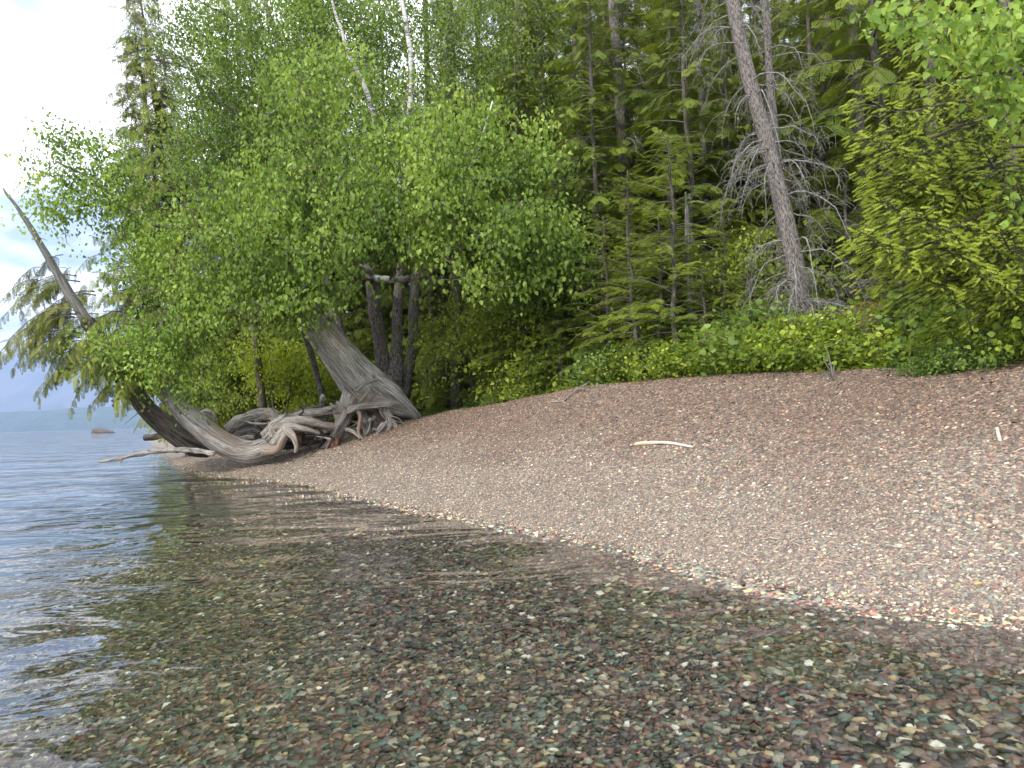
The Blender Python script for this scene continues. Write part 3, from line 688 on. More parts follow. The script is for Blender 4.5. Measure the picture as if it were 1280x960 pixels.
# ------------------------------------------------------------------ named trunks in the wood
def bare_trunk(name, label, path, mbark, nb, lenr, sag, group=None, twig=M['twig'], zr=(0, 1), side_bias=0, fine=8, knob=.07, sides=18):
    """dead tree: path of (px,py,Y,r); every dead branch is its own mesh"""
    P = np.array([np.append(at(q[0], q[1], q[2]), q[3]) for q in path]); S = spline(P, 40)
    base = S[0, :3]; th = thing(name, label, 'tree', base, group)
    mb = MB(); tube(mb, S[:, :3], S[:, 3], sides, knob=knob, flute=.05, seed=nb); mb.build('trunk', mbark, th)
    for i in range(nb):
        f = rng.uniform(*zr); c = S[int(f * 39)]; az = rng.uniform(0, 6.3)
        L = rng.uniform(*lenr); h = np.array([math.cos(az), math.sin(az), 0])
        sg = sag * rng.uniform(.6, 1.5)
        o = c[:3]; t = np.linspace(0, 1, 9)[:, None]
        Pb = o + h * L * (1 - (1 - t) ** 1.5) * .85 + np.array([0, 0, 1.0]) * L * (.25 * t - sg * t ** 2) + np.cumsum(rng.normal(0, .02, (9, 3)), 0) * L
        mb = MB(); tube(mb, Pb, np.linspace(.010 + .004 * L, .003, 9), 5, rnd=rng.random(), seed=i)
        segs = []
        for j in range(int(fine * L)):
            u = rng.uniform(.2, 1); q = np.array([np.interp(u, t[:, 0], Pb[:, k]) for k in range(3)])
            dr = randdir(1)[0] * np.array([1, 1, .6]) + h * .6; l = rng.uniform(.08, .34) * (1.2 - u * .5)
            e = q + dr * l + [0, 0, -.75 * l]
            segs.append((spline([q, q + dr * l * .6 + [0, 0, -.12 * l], e], 5), .0042, .0020))
            if rng.random() < .8:
                e2 = q + dr * l * .5 + rng.normal(0, .4, 3) * l + [0, 0, -.4 * l]; segs.append((spline([q + dr * l * .35, (q + e2) / 2 + dr * .03, e2], 4), .0036, .0020))
                e3 = e + rng.normal(0, .06, 3) + [0, 0, -.08]; segs.append((spline([e, (e + e3) / 2 + rng.normal(0, .015, 3), e3], 3), .003, .002))
        thin_tubes(mb, segs); mb.build('branch', twig, th)
    return th
bare_trunk('leaning_dead_tree', 'big leaning dead trunk draped with drooping grey lichened branches', [(1012, 440, 12.0, .20), (1007, 396, 12.0, .17), (1000, 370, 12.0, .145), (985, 290, 12.0, .13), (965, 200, 12.1, .12), (945, 130, 12.2, .112), (925, 50, 12.3, .115), (910, -40, 12.4, .105), (895, -160, 12.5, .08)], M['fir_bark'], 74, (.5, 1.35), 1.05, zr=(.22, .9), fine=17)
bare_trunk('bare_grey_tree', 'upright dead trunk with long bare curving branches left of the leaning one', [(792, 425, 17.0, .15), (787, 330, 17.0, .125), (783, 240, 17.0, .115), (776, 150, 17.0, .11), (770, 60, 17.0, .105), (764, -30, 17.0, .10), (757, -150, 17.0, .08)], M['fir_bark'], 46, (.6, 1.6), .65, zr=(.25, .95), fine=8)
bare_trunk('bare_grey_tree', 'grey trunk rising right of the leaning dead tree, behind spruce boughs', [(1085, 360, 14.5, .12), (1078, 250, 14.5, .11), (1073, 150, 14.5, .10), (1067, 60, 14.5, .10), (1060, -60, 14.5, .09)], M['fir_bark'], 18, (.5, 1.5), .7, zr=(.2, .8), fine=5)
bare_trunk('bare_grey_tree', 'slim dark dead trunk just behind the leaning dead tree', [(985, 380, 13.2, .10), (975, 260, 13.2, .085), (966, 150, 13.2, .075), (960, 60, 13.2, .06), (955, -40, 13.2, .05)], M['fir_bark'], 20, (.4, 1.2), .7, zr=(.3, .9), fine=6)
bare_trunk('thin_pale_trunk', 'thin pale trunk standing alone near the forest edge below the young fir', [(866, 402, 13.4, .085), (863, 350, 13.4, .07), (860, 310, 13.4, .055), (858, 255, 13.4, .03), (857, 240, 13.4, .012)], M['snag'], 6, (.3, .8), .5, zr=(.3, .9), fine=3, sides=10)
for px, b, Y, r, lab in ((880, 402, 15.5, .085, 'dim trunk right behind the thin pale trunk'), (570, 478, 21, .17, 'dark trunk in shade right of the birch stems'), (655, 470, 22, .13, 'dark trunk deep in shade mid left of wood'),
                       (540, 482, 22.5, .12, 'narrow dark trunk close right of birch stems'), (1040, 400, 17, .11, 'dim trunk in deep shade right of the leaning dead tree'), (1165, 395, 13, .13, 'brown trunk behind the bright tipped spruce boughs'),
                       (1262, 410, 12.0, .12, 'brown trunk at the right edge behind the spruce'), (725, 440, 19, .10, 'thin trunk in shade left of the upright dead tree')):
    p = at(px, b, Y); zt = gz(p[0], Y); t0 = np.array([p[0], Y, zt - .2]); top = at(px - 12, -120, Y)
    th = thing('forest_trunk', lab, 'tree', t0)
    S = spline([t0, t0 * .6 + top * .4 + [.06, 0, 0], top], 24); mb = MB(); tube(mb, S, np.linspace(r, r * .6, 24), 12, knob=.06, flute=.04, seed=px); mb.build('trunk', M['forest_bark'], th)
    mb = MB(); segs = []
    for i in range(16):
        o = S[rng.integers(2, 23)]; az = rng.uniform(0, 6.3); L = rng.uniform(.4, 1.3); h = np.array([math.cos(az), math.sin(az), 0])
        segs.append((spline([o, o + h * L * .5 + [0, 0, .04], o + h * L + [0, 0, -.3 * L]], 6), .009, .003))
    thin_tubes(mb, segs); mb.build('branches', M['twig'], th)['kind'] = 'stuff'

# ------------------------------------------------------------------ broadleaf trees
BL = M['birch_leaf']; BO = M['birch_old']; BW = M['birch']
def gb(px, Y):
    x = at(px, 480, Y)[0]; return (x, Y, gz(x, Y))
# front birch clump
broadleaf('birch_tree', 'many stemmed birch with bright green crown reaching over the leaning stump', 'tree', gb(486, 19.5),
    [[(486, 492, 19.5, .28), (478, 450, 19.4, .18), (470, 400, 19.2, .16), (464, 350, 19, .15), (452, 260, 18.5, .11), (430, 190, 18, .07), (400, 110, 17.5, .04)],
     [(492, 492, 19.4, .24), (496, 440, 19.3, .15), (497, 390, 19.3, .13), (500, 330, 19.2, .11), (502, 290, 18.8, .10), (505, 250, 18.0, .075), (509, 200, 17.3, .06)],
     [(505, 260, 17.6, .07), (510, 190, 17.2, .07), (516, 90, 17, .055), (508, 20, 16.8, .045), (496, -50, 16.6, .03)],
     [(500, 494, 19.7, .26), (514, 440, 19.8, .13), (516, 380, 20, .12), (520, 320, 20, .10), (535, 240, 20, .08), (560, 160, 20, .05)],
     [(474, 170, 16.4, .05), (457, 112, 16.2, .05), (437, 70, 16.0, .045), (425, 40, 15.9, .035), (410, -10, 15.8, .025)],
     [(466, 347, 18.8, .08), (495, 348, 17.6, .075), (528, 340, 16.6, .065), (560, 318, 15.8, .05), (600, 290, 15.2, .035), (650, 250, 14.8, .02)],
     [(462, 340, 18.8, .07), (440, 325, 17.4, .06), (426, 280, 16.4, .05), (424, 230, 15.8, .035), (430, 190, 15.4, .02)],
     [(464, 352, 18.8, .06), (420, 342, 17.5, .05), (380, 335, 16.5, .045), (330, 330, 15.8, .03), (280, 345, 15.4, .02)],
     [(528, 340, 16.6, .05), (540, 280, 15.8, .04), (590, 210, 15.3, .03), (617, 130, 15.2, .015)]],
    [((560, 215, 15.2, 105, 60, 1.0), 260), ((650, 205, 15.2, 45, 38, .6), 70), ((640, 290, 14.8, 78, 45, 1.0), 230), ((520, 290, 15.4, 90, 45, 1.2), 230), ((430, 215, 15.6, 95, 75, 1.4), 280),
     ((390, 290, 15.4, 110, 60, 1.3), 250), ((330, 365, 15.2, 80, 50, 1.0), 150), ((270, 330, 15.4, 60, 60, .8), 120), ((380, 380, 15.6, 30, 22, .4), 26), ((610, 150, 15.4, 18, 30, .4), 22), ((700, 320, 14.6, 25, 25, .4), 26), ((250, 400, 15.5, 30, 50, .6), 60), ((420, 120, 16.6, 110, 60, 1.2), 240), ((330, 250, 16, 80, 60, 1), 170), ((590, 160, 16, 70, 40, 1), 90), ((688, 205, 15, 20, 14, .4), 14), ((700, 262, 14.8, 22, 14, .4), 14), ((660, 160, 15.3, 24, 12, .4), 14), ((625, 345, 14.8, 50, 18, .6), 40)],
    BL, BO, per=14, size=.100, spread=.13, flat=1.15, hang=1.0, twr=.009, limb_mats=[BO, BO, BW, BO, BW, BW, BW, BO, BW])
# upper-left birch
broadleaf('birch_tree', 'tall birch leaning lakeward whose fine leafy top fills the upper left', 'tree', gb(440, 21.5),
    [[(440, 500, 21.5, .20), (425, 420, 21.2, .16), (400, 330, 20.8, .14), (375, 240, 20.4, .12), (355, 150, 20, .09), (348, 70, 19.8, .06), (330, 0, 19.6, .04), (310, -60, 19.5, .02)],
     [(370, 230, 20.4, .06), (330, 180, 19.6, .05), (295, 140, 19, .04), (260, 110, 18.6, .02)],
     [(360, 160, 20, .05), (400, 90, 19.6, .04), (440, 20, 19.4, .025)],
     [(350, 80, 19.8, .04), (300, 30, 19.2, .03), (250, 0, 18.8, .02)]],
    [((330, 60, 19.4, 110, 80, 1.6), 600), ((270, 150, 19.2, 62, 80, 1.2), 420), ((420, 80, 19.6, 90, 95, 1.6), 420), ((350, 190, 19.6, 110, 70, 1.6), 420), ((265, 240, 19.2, 50, 55, 1), 150), ((520, 60, 20.4, 80, 90, 1.5), 300), ((495, 145, 18.6, 55, 45, 1), 90), ((400, 15, 20, 110, 40, 1.5), 150), ((500, 5, 20.2, 80, 40, 1.2), 110), ((590, 90, 21, 70, 80, 1.5), 200), ((245, 30, 19.0, 45, 40, .8), 130)],
    M['birch_leaf_b'], BO, per=14, size=.085, spread=.16, flat=1.0, twr=.009, limb_mats=[BO, BO, BO, BO])
# limb over the water at left
broadleaf('birch_tree', 'slanting birch whose airy leaves hang over the lake at far left', 'tree', gb(402, 19.8),
    [[(410, 560, 19.8, .09), (402, 500, 19.8, .08), (392, 450, 19.6, .075), (368, 390, 19.2, .07), (330, 350, 18.2, .10), (280, 330, 17.2, .085), (235, 287, 16.8, .07), (190, 272, 16.6, .055), (150, 245, 16.4, .04), (110, 215, 16.2, .025), (75, 200, 16, .012)],
     [(260, 310, 17, .05), (225, 370, 16.4, .04), (190, 420, 16, .03), (150, 450, 15.8, .015)]],
    [((110, 225, 16.2, 72, 52, .8), 170), ((180, 260, 16.4, 60, 62, .9), 190), ((75, 250, 16.2, 35, 25, .5), 26), ((200, 330, 16.4, 55, 45, .8), 120), ((170, 440, 15.8, 62, 40, .8), 190), ((225, 455, 16.0, 40, 38, .6), 90), ((95, 175, 16.3, 22, 14, .4), 14)],
    M['birch_leaf'], BO, per=14, size=.084, spread=.14, flat=1.1, twr=.008)
# alder bushes behind the roots
for px, Y, blobs, mm, lab in ((345, 22.0, [((350, 455, 22, 42, 42, 1), 210), ((385, 480, 22, 22, 24, .6), 70)], 'shrub_bright', 'light yellow green alder bush behind the driftwood roots'),
                              (290, 25.0, [((285, 470, 25, 55, 50, 1.5), 260), ((255, 500, 25.5, 25, 22, .8), 70)], 'shrub_leaf', 'mid green bush behind the curved leaning trunk'),
                              (405, 24, [((410, 440, 24, 38, 60, 1.2), 200)], 'shrub_leaf', 'dark green bush filling the gap behind the leaning stump')):
    b = gb(px, Y)
    base_py = 480 + (CAM_H - b[2]) * FPX / Y + 50
    broadleaf('alder_bush', lab, 'bush', b, [[(px, base_py, Y, .04), (px - 5, 480, Y, .03), (px, 450, Y, .015)], [(px + 6, base_py, Y, .035), (px + 18, 480, Y, .025), (px + 25, 455, Y, .012)]],
              blobs, M[mm], M['browntwig'], per=13, size=.10, spread=.17)
# deciduous saplings in the shade, mid wood
broadleaf('maple_sapling', 'broad leaved sapling in the shade right of birch stems', 'young tree', gb(640, 17.5), [[(640, 470, 17.5, .04), (635, 420, 17.4, .03), (625, 370, 17.3, .02), (600, 340, 17.2, .01)]],
          [((640, 400, 17.3, 75, 50, 1.2), 200), ((570, 420, 18.3, 50, 42, 1), 110), ((700, 390, 16.8, 60, 50, 1), 150)], M['shrub_leaf'], M['browntwig'], per=12, size=.085, spread=.2)
broadleaf('maple_sapling', 'loose leafy maple behind the right tip of the bright birch crown', 'young tree', gb(735, 16.5), [[(735, 445, 16.5, .045), (728, 380, 16.4, .035), (715, 300, 16.3, .025), (700, 220, 16.2, .012)], [(726, 370, 16.4, .02), (760, 330, 16.2, .012)]],
          [((705, 250, 16.3, 50, 60, 1), 130), ((750, 340, 16.2, 55, 40, 1), 120), ((690, 370, 16.2, 55, 35, .9), 110)], M['birch_leaf_b'], M['browntwig'], per=11, size=.075, spread=.16, flat=.8)
broadleaf('alder_tree', 'tall leafy alder filling the gap high between birch and upright dead trunk', 'tree', gb(640, 20), [[(640, 470, 20, .08), (632, 350, 20, .07), (640, 200, 19.8, .05), (650, 60, 19.6, .03), (655, -40, 19.5, .015)], [(635, 220, 19.9, .03), (590, 120, 19.6, .012)]],
          [((640, 60, 19.6, 75, 75, 1.3), 230), ((600, 10, 19.6, 70, 35, 1), 110), ((690, 130, 19.4, 45, 60, 1), 110)], M['birch_leaf_b'], M['forest_bark'], per=11, size=.085, spread=.18, flat=.8)
broadleaf('maple_sapling', 'leafy sapling between the thin pale trunk and the leaning dead tree', 'young tree', gb(935, 13.2), [[(935, 420, 13.2, .03), (938, 370, 13.1, .022), (930, 320, 13.1, .01)]],
          [((930, 350, 13.1, 42, 42, .6), 100), ((975, 390, 12.9, 30, 20, .4), 36)], M['shrub_leaf'], M['browntwig'], per=10, size=.06, spread=.13)
# birch boughs hanging in at top right, close to the camera
tr = broadleaf('birch_tree', 'close birch boughs with large fresh leaves hanging in at top right corner', 'tree', gb(1430, 8.2),
    [[(1430, 480, 8.2, .11), (1420, 300, 8.0, .09), (1390, 120, 7.7, .07), (1330, 10, 7.3, .05), (1250, -40, 7.0, .03), (1150, -40, 6.9, .015)],
     [(1400, 160, 7.7, .04), (1320, 110, 7.3, .03), (1260, 90, 7.1, .02), (1200, 100, 7.0, .01)]],
    [((1220, 50, 7.0, 75, 55, .5), 60), ((1150, 20, 6.9, 60, 22, .3), 14), ((1265, 130, 7.1, 25, 40, .3), 12), ((1265, 250, 7.2, 14, 60, .2), 4)], M['birch_leaf'], BO, per=11, size=.085, spread=.12, twr=.004)
lv = MB(); scatter(lv, LEAF[0], None, LEAF[2], np.zeros((1, 3)), np.eye(3)[None], np.array([1.0]), np.array([.75])); lv2 = MB(); scatter(lv2, ROUND[0], None, ROUND[2], np.zeros((1, 3)), np.eye(3)[None], np.array([1.0]), np.array([.4]))
lme = [lv.mesh('leaf', M['birch_leaf']), lv2.mesh('leaf_b', M['birch_leaf'])]
base = Vector(tr.location)
for i in range(240):
    b = random.choice([(1215, 55, 6.8, 75, 60), (1160, 15, 6.7, 80, 22), (1250, 110, 6.8, 35, 40), (1245, 30, 6.7, 40, 40)])
    a = random.uniform(0, 6.3); q = math.sqrt(random.random()); p = at(b[0] + b[3] * q * math.cos(a), b[1] + b[4] * q * math.sin(a), b[2] + random.uniform(-.3, .3))
    o = link('leaf', random.choice(lme), tr, Vector(p) - base); D = randdir(1, -1, .1); D[:, 2] -= .5
    o.rotation_mode = 'QUATERNION'; o.rotation_quaternion = Matrix(frames(D, np.array([[rng.normal(-.3, .4), -.8, .7 + rng.normal(0, .4)]]))[0]).to_quaternion(); s = random.uniform(.06, .1); o.scale = (s, s, s)

# ------------------------------------------------------------------ spruce with bright tips
def shoot_tpl(n, l=.17, fr=.55, hw=.026):
    V = []; T = []
    for k in range(n):
        y = (k + .5) / n * .92; a = k * 2.4; r = .03
        d = np.array([math.cos(a) * (1 - fr), fr + .15, math.sin(a) * (1 - fr)]); d /= np.linalg.norm(d)
        s = np.cross(d, [math.cos(a + 1.5), 0, math.sin(a + 1.5)]); s = np.cross(d, s) if np.linalg.norm(s) < .1 else s; s = s / np.linalg.norm(s) * hw
        p = np.array([math.cos(a) * r, y, math.sin(a) * r]); i = len(V)
        V.extend([p - s, p + s, p + d * l * (1.1 - .4 * y)]); T.append([i, i + 1, i + 2])
    i = len(V)
    for a in (0, 2.1, 4.2): V.append([.045 * math.cos(a), 0, .045 * math.sin(a)])
    V.append([0, 1.02, 0]); T += [[i, i + 1, i + 3], [i + 1, i + 2, i + 3], [i + 2, i, i + 3]]
    return np.array(V, float), np.array(T), None
SHOOT = shoot_tpl(18); SHOOTL = shoot_tpl(27, .17, .5, .034)
sp_base = gb(1330, 8.6)
spruce = thing('spruce_tree', 'spruce with bright yellow green new tips reaching in from the right', 'tree', sp_base)
mb = MB(); zz = np.linspace(-.2, 9, 20); Ptr = np.stack([sp_base[0] + 0 * zz, sp_base[1] + 0 * zz, sp_base[2] + zz], 1); tube(mb, Ptr, .13 * (1 - np.clip(zz, 0, 9) / 9.5) + .01, 14, knob=.05); mb.build('trunk', M['forest_bark'], spruce)
mo, mtip, ms = MB(), MB(), MB(); segs = []
sprc = [(1085, 172, 7.6), (1105, 185, 7.9), (1075, 118, 8.2), (1150, 95, 8.4), (1070, 290, 7.5), (1100, 250, 7.8), (1120, 215, 7.7), (1085, 300, 7.9), (1130, 330, 7.7), (1170, 300, 7.3), (1235, 345, 7.3), (1200, 280, 7.5), (1160, 235, 8.1), (1230, 190, 7.4), (1200, 150, 8.1), (1270, 230, 7.2),
        (1140, 265, 7.4), (1190, 330, 7.9), (1180, 200, 7.6), (1250, 290, 7.2), (1290, 330, 7.1), (1110, 160, 8.0), (1095, 225, 8.2)]
sprc += [(1180, -40, 8.4), (1130, 30, 8.6), (1230, 60, 8.6), (1350, 100, 7.2), (1420, 200, 8.2), (1400, 320, 8.0), (1260, 385, 8.0), (1180, 395, 8.6)]
for q, (px, py, Y) in enumerate(sprc):
    tip = at(px, py, Y); root = np.array([sp_base[0], sp_base[1], tip[2] + rng.uniform(.05, .45)])
    L = np.linalg.norm(tip - root); P = spline([root, root * .55 + tip * .45 + [0, 0, .08 - .05 * L], root * .2 + tip * .8 + [0, 0, -.08 * L], tip], 14)
    tube(ms, P, np.linspace(.022, .006, 14), 5, seed=q)
    k = int(L / .062)
    for j in range(k):
        u = 1 - .80 * j / k; o = np.array([np.interp(u, np.linspace(0, 1, 14), P[:, c]) for c in range(3)]); T_ = P[min(13, int(u * 13) + 1)] - P[min(12, int(u * 13))]; T_ /= np.linalg.norm(T_) + 1e-9
        sd = np.cross(T_, [0, 0, 1]); sd /= np.linalg.norm(sd); sg = 1 if j % 2 else -1
        ll = (.10 + .42 * min(1, (1 - u) * 2.6)) * rng.uniform(.7, 1.2)
        d = T_ * .75 + sd * sg * .7 + rng.normal(0, .10, 3) + np.array([0, 0, -.28]); d /= np.linalg.norm(d)
        e = o + d * ll + [0, 0, -.18 * ll]; tube(ms, spline([o, (o + e) / 2 + [0, 0, .02], e], 4), np.linspace(.005, .0025, 4), 3, cap=False)
        m = max(2, int(ll / .05)); uu = (np.arange(m) + .4) / m; C = o + (e - o) * uu[:, None] + np.array([0, 0, .02]) * np.sin(uu * 3.1)[:, None]
        # old foliage along the side twig
        scatter(mo, *SHOOT, C, frames(np.tile(e - o, (m, 1)), np.tile([0, 0, 1.0], (m, 1))), np.full(m, .065), rng.random(m) * .8)
        # sub twigs, each ending in a fresh shoot
        s2 = np.cross(d, [0, 0, 1]); s2 /= np.linalg.norm(s2) + 1e-9
        D2 = d * .8 + s2 * np.where(np.arange(m) % 2, .7, -.7)[:, None] + rng.normal(0, .12, (m, 3)); D2[:, 2] -= .05
        l2 = .05 + .05 * rng.random(m)
        scatter(mo, *SHOOT, C, frames(D2, np.tile([0, 0, 1.0], (m, 1))), l2 * 1.2, rng.random(m) * .8)
        keep = rng.random(m) < (.8 if u > .4 else .4)
        D2n = D2 / np.linalg.norm(D2, axis=1)[:, None]
        scatter(mtip, *SHOOTL, (C + D2n * l2[:, None])[keep], frames(D2n + [0, 0, -.25], np.tile([0, 0, 1.0], (m, 1)))[keep], rng.uniform(.085, .125, m)[keep], rng.random(m)[keep])
        scatter(mtip, *SHOOTL, e[None], frames(d[None] + [0, 0, -.3], np.array([[0, 0, 1.0]])), np.array([.10]), rng.random(1))
    scatter(mtip, *SHOOTL, P[-1:], frames(P[-1:] - P[-2:-1], np.array([[0, 0, 1.0]])), np.array([.12]), np.array([.8]))
ms.build('branches', M['browntwig'], spruce)['kind'] = 'stuff'
mo.build('crown', M['spruce_old'], spruce, smooth=False)['kind'] = 'stuff'
mtip.build('new_shoots', M['spruce_tip'], spruce, smooth=False)['kind'] = 'stuff'

# ------------------------------------------------------------------ leaning cedars over the water
def wpath(L, n): return spline(np.array([np.append(at(q[0], q[1], q[2]), q[3]) for q in L]), n)
def wood(mb, L, n=24, sides=16, **k):
    S = wpath(L, n); tube(mb, S[:, :3], np.maximum(S[:, 3], .003), sides, **k); return S
def cedar_foliage(th, pts, nb, spr=CEDAR, lr=(.5, 1.1), m='cedar', ss=.45, droop=.75, azr=(0, 6.3)):
    mc = MB(); sg = []
    for i in range(nb):
        j = rng.integers(len(pts)); o = pts[j] + rng.normal(0, .05, 3)
        bough(mc, sg, o, rng.uniform(*azr), rng.uniform(*lr), .15, droop, spr, .085, ss * .62, rng.uniform(0, 1), .34)
    mb = MB(); thin_tubes(mb, sg); mb.build('branches', M['browntwig'], th)['kind'] = 'stuff'
    mc.build('crown', M[m], th, smooth=False)['kind'] = 'stuff'
# big leaning stump trunk
B0 = at(455, 520, 18.4); st = thing('leaning_stump_tree', 'massive grey leaning cedar trunk with flared undermined roots on the gravel', 'tree', B0)
mb = MB(); S = wood(mb, [(500, 548, 18.7, .45), (483, 512, 18.5, .54), (464, 490, 18.45, .55), (443, 466, 18.4, .48), (420, 437, 18.35, .395), (400, 410, 18.3, .345), (384, 388, 18.2, .31), (370, 362, 18.2, .27), (358, 335, 18.3, .22), (350, 315, 18.4, .10)], 90, 96, flute=.085, knob=.05, seed=5)
mb.build('trunk', M['driftwood'], st)
roots = [([(470, 480, 18.2, .34), (490, 492, 18.1, .28), (508, 506, 18.1, .18), (520, 516, 18.1, .08), (528, 524, 18.2, .03)], 'driftwood'),
         ([(448, 500, 17.9, .30), (475, 505, 17.9, .22), (498, 512, 17.9, .17), (516, 520, 18, .09), (524, 528, 18.1, .03)], 'driftwood'),
         ([(440, 478, 18.5, .10), (434, 500, 18.2, .20), (430, 515, 17.9, .24), (427, 530, 17.7, .17), (417, 548, 17.7, .15), (408, 563, 17.65, .17), (400, 572, 17.65, .10)], 'driftwood'),
         ([(440, 498, 17.7, .20), (436, 512, 17.55, .13), (452, 508, 17.4, .09), (475, 506, 17.4, .08), (495, 505, 17.5, .07), (508, 512, 17.6, .04)], 'driftroot'),
         ([(436, 505, 17.6, .10), (430, 520, 17.5, .08), (420, 535, 17.4, .06), (412, 552, 17.4, .05), (406, 566, 17.4, .03)], 'driftroot'),
         ([(450, 512, 18.0, .16), (456, 525, 17.9, .13), (458, 540, 17.9, .10), (452, 552, 17.9, .06)], 'driftroot'),
         ([(465, 515, 18.2, .15), (470, 530, 18.1, .12), (464, 545, 18.1, .08), (448, 556, 18.0, .05)], 'driftroot'),
         ([(480, 510, 17.8, .13), (486, 520, 17.6, .11), (488, 532, 17.5, .09), (482, 542, 17.5, .05)], 'driftroot'),
         ([(486, 522, 17.6, .08), (494, 532, 17.5, .05), (499, 541, 17.5, .025)], 'driftroot'),
         ([(487, 524, 17.6, .07), (478, 534, 17.4, .045), (471, 543, 17.4, .02)], 'driftroot'),
         ([(440, 505, 17.6, .07), (450, 520, 17.4, .05), (448, 540, 17.35, .04), (455, 552, 17.3, .02)], 'driftroot'),
         ([(446, 488, 17.55, .08), (455, 480, 17.45, .05), (464, 476, 17.4, .04), (474, 474, 17.45, .025)], 'driftroot'),
         ([(452, 500, 17.5, .06), (460, 490, 17.4, .035), (466, 482, 17.35, .02)], 'driftroot'),
         ([(456, 505, 17.5, .05), (466, 496, 17.35, .03), (474, 490, 17.35, .015)], 'driftroot'),
         ([(432, 536, 17.6, .06), (442, 540, 17.4, .045), (450, 548, 17.3, .025)], 'driftroot'),
         ([(404, 498, 18.0, .10), (402, 500, 17.9, .05), (400, 503, 17.9, .02)], 'driftwood')]
for k, (L, m) in enumerate(roots):
    L = [(q[0], q[1], q[2], q[3] * .82) for q in L]
    mb = MB(); wood(mb, L, 40, 28 if L[0][3] > .1 else 12, flute=.13, knob=.20, seed=20 + k); mb.build('root', M[m], st)
mb = MB(); wood(mb, [(419, 548, 17.5, .10), (418, 558, 17.45, .10), (416, 566, 17.45, .09)], 8, 12, flute=.12, knob=.1, seed=77)
tag(mb.build('root', M['redrot'], st), 'red brown broken root end')
for k in range(34):
    px, py = rng.uniform(405, 500), rng.uniform(500, 545); Y = 17.45 + rng.uniform(0, .4); L = [(px, py, Y, rng.uniform(.018, .045))]
    a_ = rng.uniform(.3, 2.9)
    for j in range(3): a_ += rng.normal(0, .6); px += 9 * math.cos(a_); py += 8 * abs(math.sin(a_)); L.append((px, py, Y + rng.normal(0, .08), L[-1][3] * .62))
    mb = MB(); wood(mb, L, 14, 7, knob=.2, flute=.1, seed=200 + k); mb.build('rootlet', M[('driftroot', 'driftwood', 'redrot')[min(2, int(rng.integers(0, 7) / 3))]], st)
for L in ([(386, 395, 17.9, .03), (370, 392, 17.7, .02), (355, 394, 17.6, .01)], [(392, 420, 17.8, .03), (402, 424, 17.6, .02), (408, 430, 17.6, .01)], [(470, 476, 17.6, .04), (466, 468, 17.5, .02)]):
    mb = MB(); wood(mb, L, 8, 7); mb.build('branch_stub', M['driftwood'], st)
S2 = wpath([(372, 365, 18.1, .31), (362, 345, 18.1, .26), (350, 318, 18.2, .2)], 20)[:, :3]
cedar_foliage(st, S2, 34, lr=(.7, 1.6), azr=(1.8, 5.4))
# curved trunk sweeping along the gravel
B1 = at(320, 565, 17.2); cu = thing('curved_leaning_tree', 'curved grey cedar trunk sweeping low along gravel then up over the lake', 'tree', B1)
mb = MB(); S = wood(mb, [(350, 543, 17.2, .17), (338, 556, 17.15, .22), (318, 564, 17.1, .245), (296, 562, 17.1, .25), (270, 549, 17.0, .245), (245, 529, 16.9, .23), (217, 501, 16.8, .21), (198, 477, 16.7, .19), (180, 452, 16.7, .18), (166, 432, 16.7, .12), (160, 422, 16.7, .05)], 100, 64, flute=.07, knob=.05, seed=9)
mb.build('trunk', M['driftwood'], cu)
for k, L in enumerate(([(335, 548, 17.0, .16), (347, 532, 16.95, .13), (362, 526, 16.95, .10), (385, 527, 17, .08), (408, 532, 17.1, .05), (418, 536, 17.2, .03)],
          [(345, 555, 17.0, .14), (354, 542, 16.9, .12), (362, 533, 16.9, .09), (380, 536, 16.9, .06), (400, 542, 17, .03)],
          [(355, 535, 16.9, .10), (366, 545, 16.8, .07), (370, 556, 16.8, .05), (369, 566, 16.8, .03)],
          [(342, 545, 16.95, .10), (340, 534, 16.9, .08), (350, 524, 16.9, .06), (358, 518, 17, .03)],
          [(330, 560, 16.9, .15), (345, 562, 16.85, .10), (353, 552, 16.85, .08), (358, 540, 16.9, .06), (352, 533, 16.95, .04)])):
    mb = MB(); wood(mb, L, 36, 18, flute=.14, knob=.2, seed=50 + k); mb.build('root', M['driftroot'], cu)
for L in ([(224, 498, 16.6, .05), (230, 492, 16.5, .035), (240, 496, 16.4, .01)], [(262, 530, 16.8, .03), (258, 522, 16.7, .01)]):
    mb = MB(); wood(mb, L, 6, 7); mb.build('branch_stub', M['driftwood'], cu)
S2 = wpath([(195, 470, 16.6, .2), (175, 445, 16.6, .15), (160, 422, 16.6, .10)], 20)[:, :3]
cedar_foliage(cu, S2, 44, lr=(.5, 1.3), azr=(1.6, 4.8))
# dark trunk behind, with bare snag tip
B2 = at(240, 556, 18.6); dk = thing('dark_leaning_tree', 'dark leaning cedar with long bare grey tip pointing at the sky', 'tree', B2)
mb = MB(); S = wood(mb, [(262, 562, 18.8, .20), (243, 556, 18.6, .27), (222, 543, 18.5, .26), (200, 527, 18.4, .235), (180, 508, 18.3, .215), (165, 485, 18.2, .19), (145, 455, 18.1, .175), (125, 425, 18.0, .16), (108, 400, 17.9, .145)], 60, 48, flute=.06, knob=.05, seed=12)
mb.build('trunk', M['darkbark'], dk)
mb = MB(); wood(mb, [(112, 406, 17.92, .135), (100, 388, 17.9, .115), (80, 355, 17.8, .095), (58, 318, 17.7, .078), (38, 284, 17.6, .058), (20, 257, 17.5, .038), (8, 242, 17.5, .028), (4, 235, 17.5, .012)], 50, 24, flute=.07, knob=.06, seed=13)
tag(mb.build('snag_top', M['snag'], dk), 'bare grey tapering dead top')
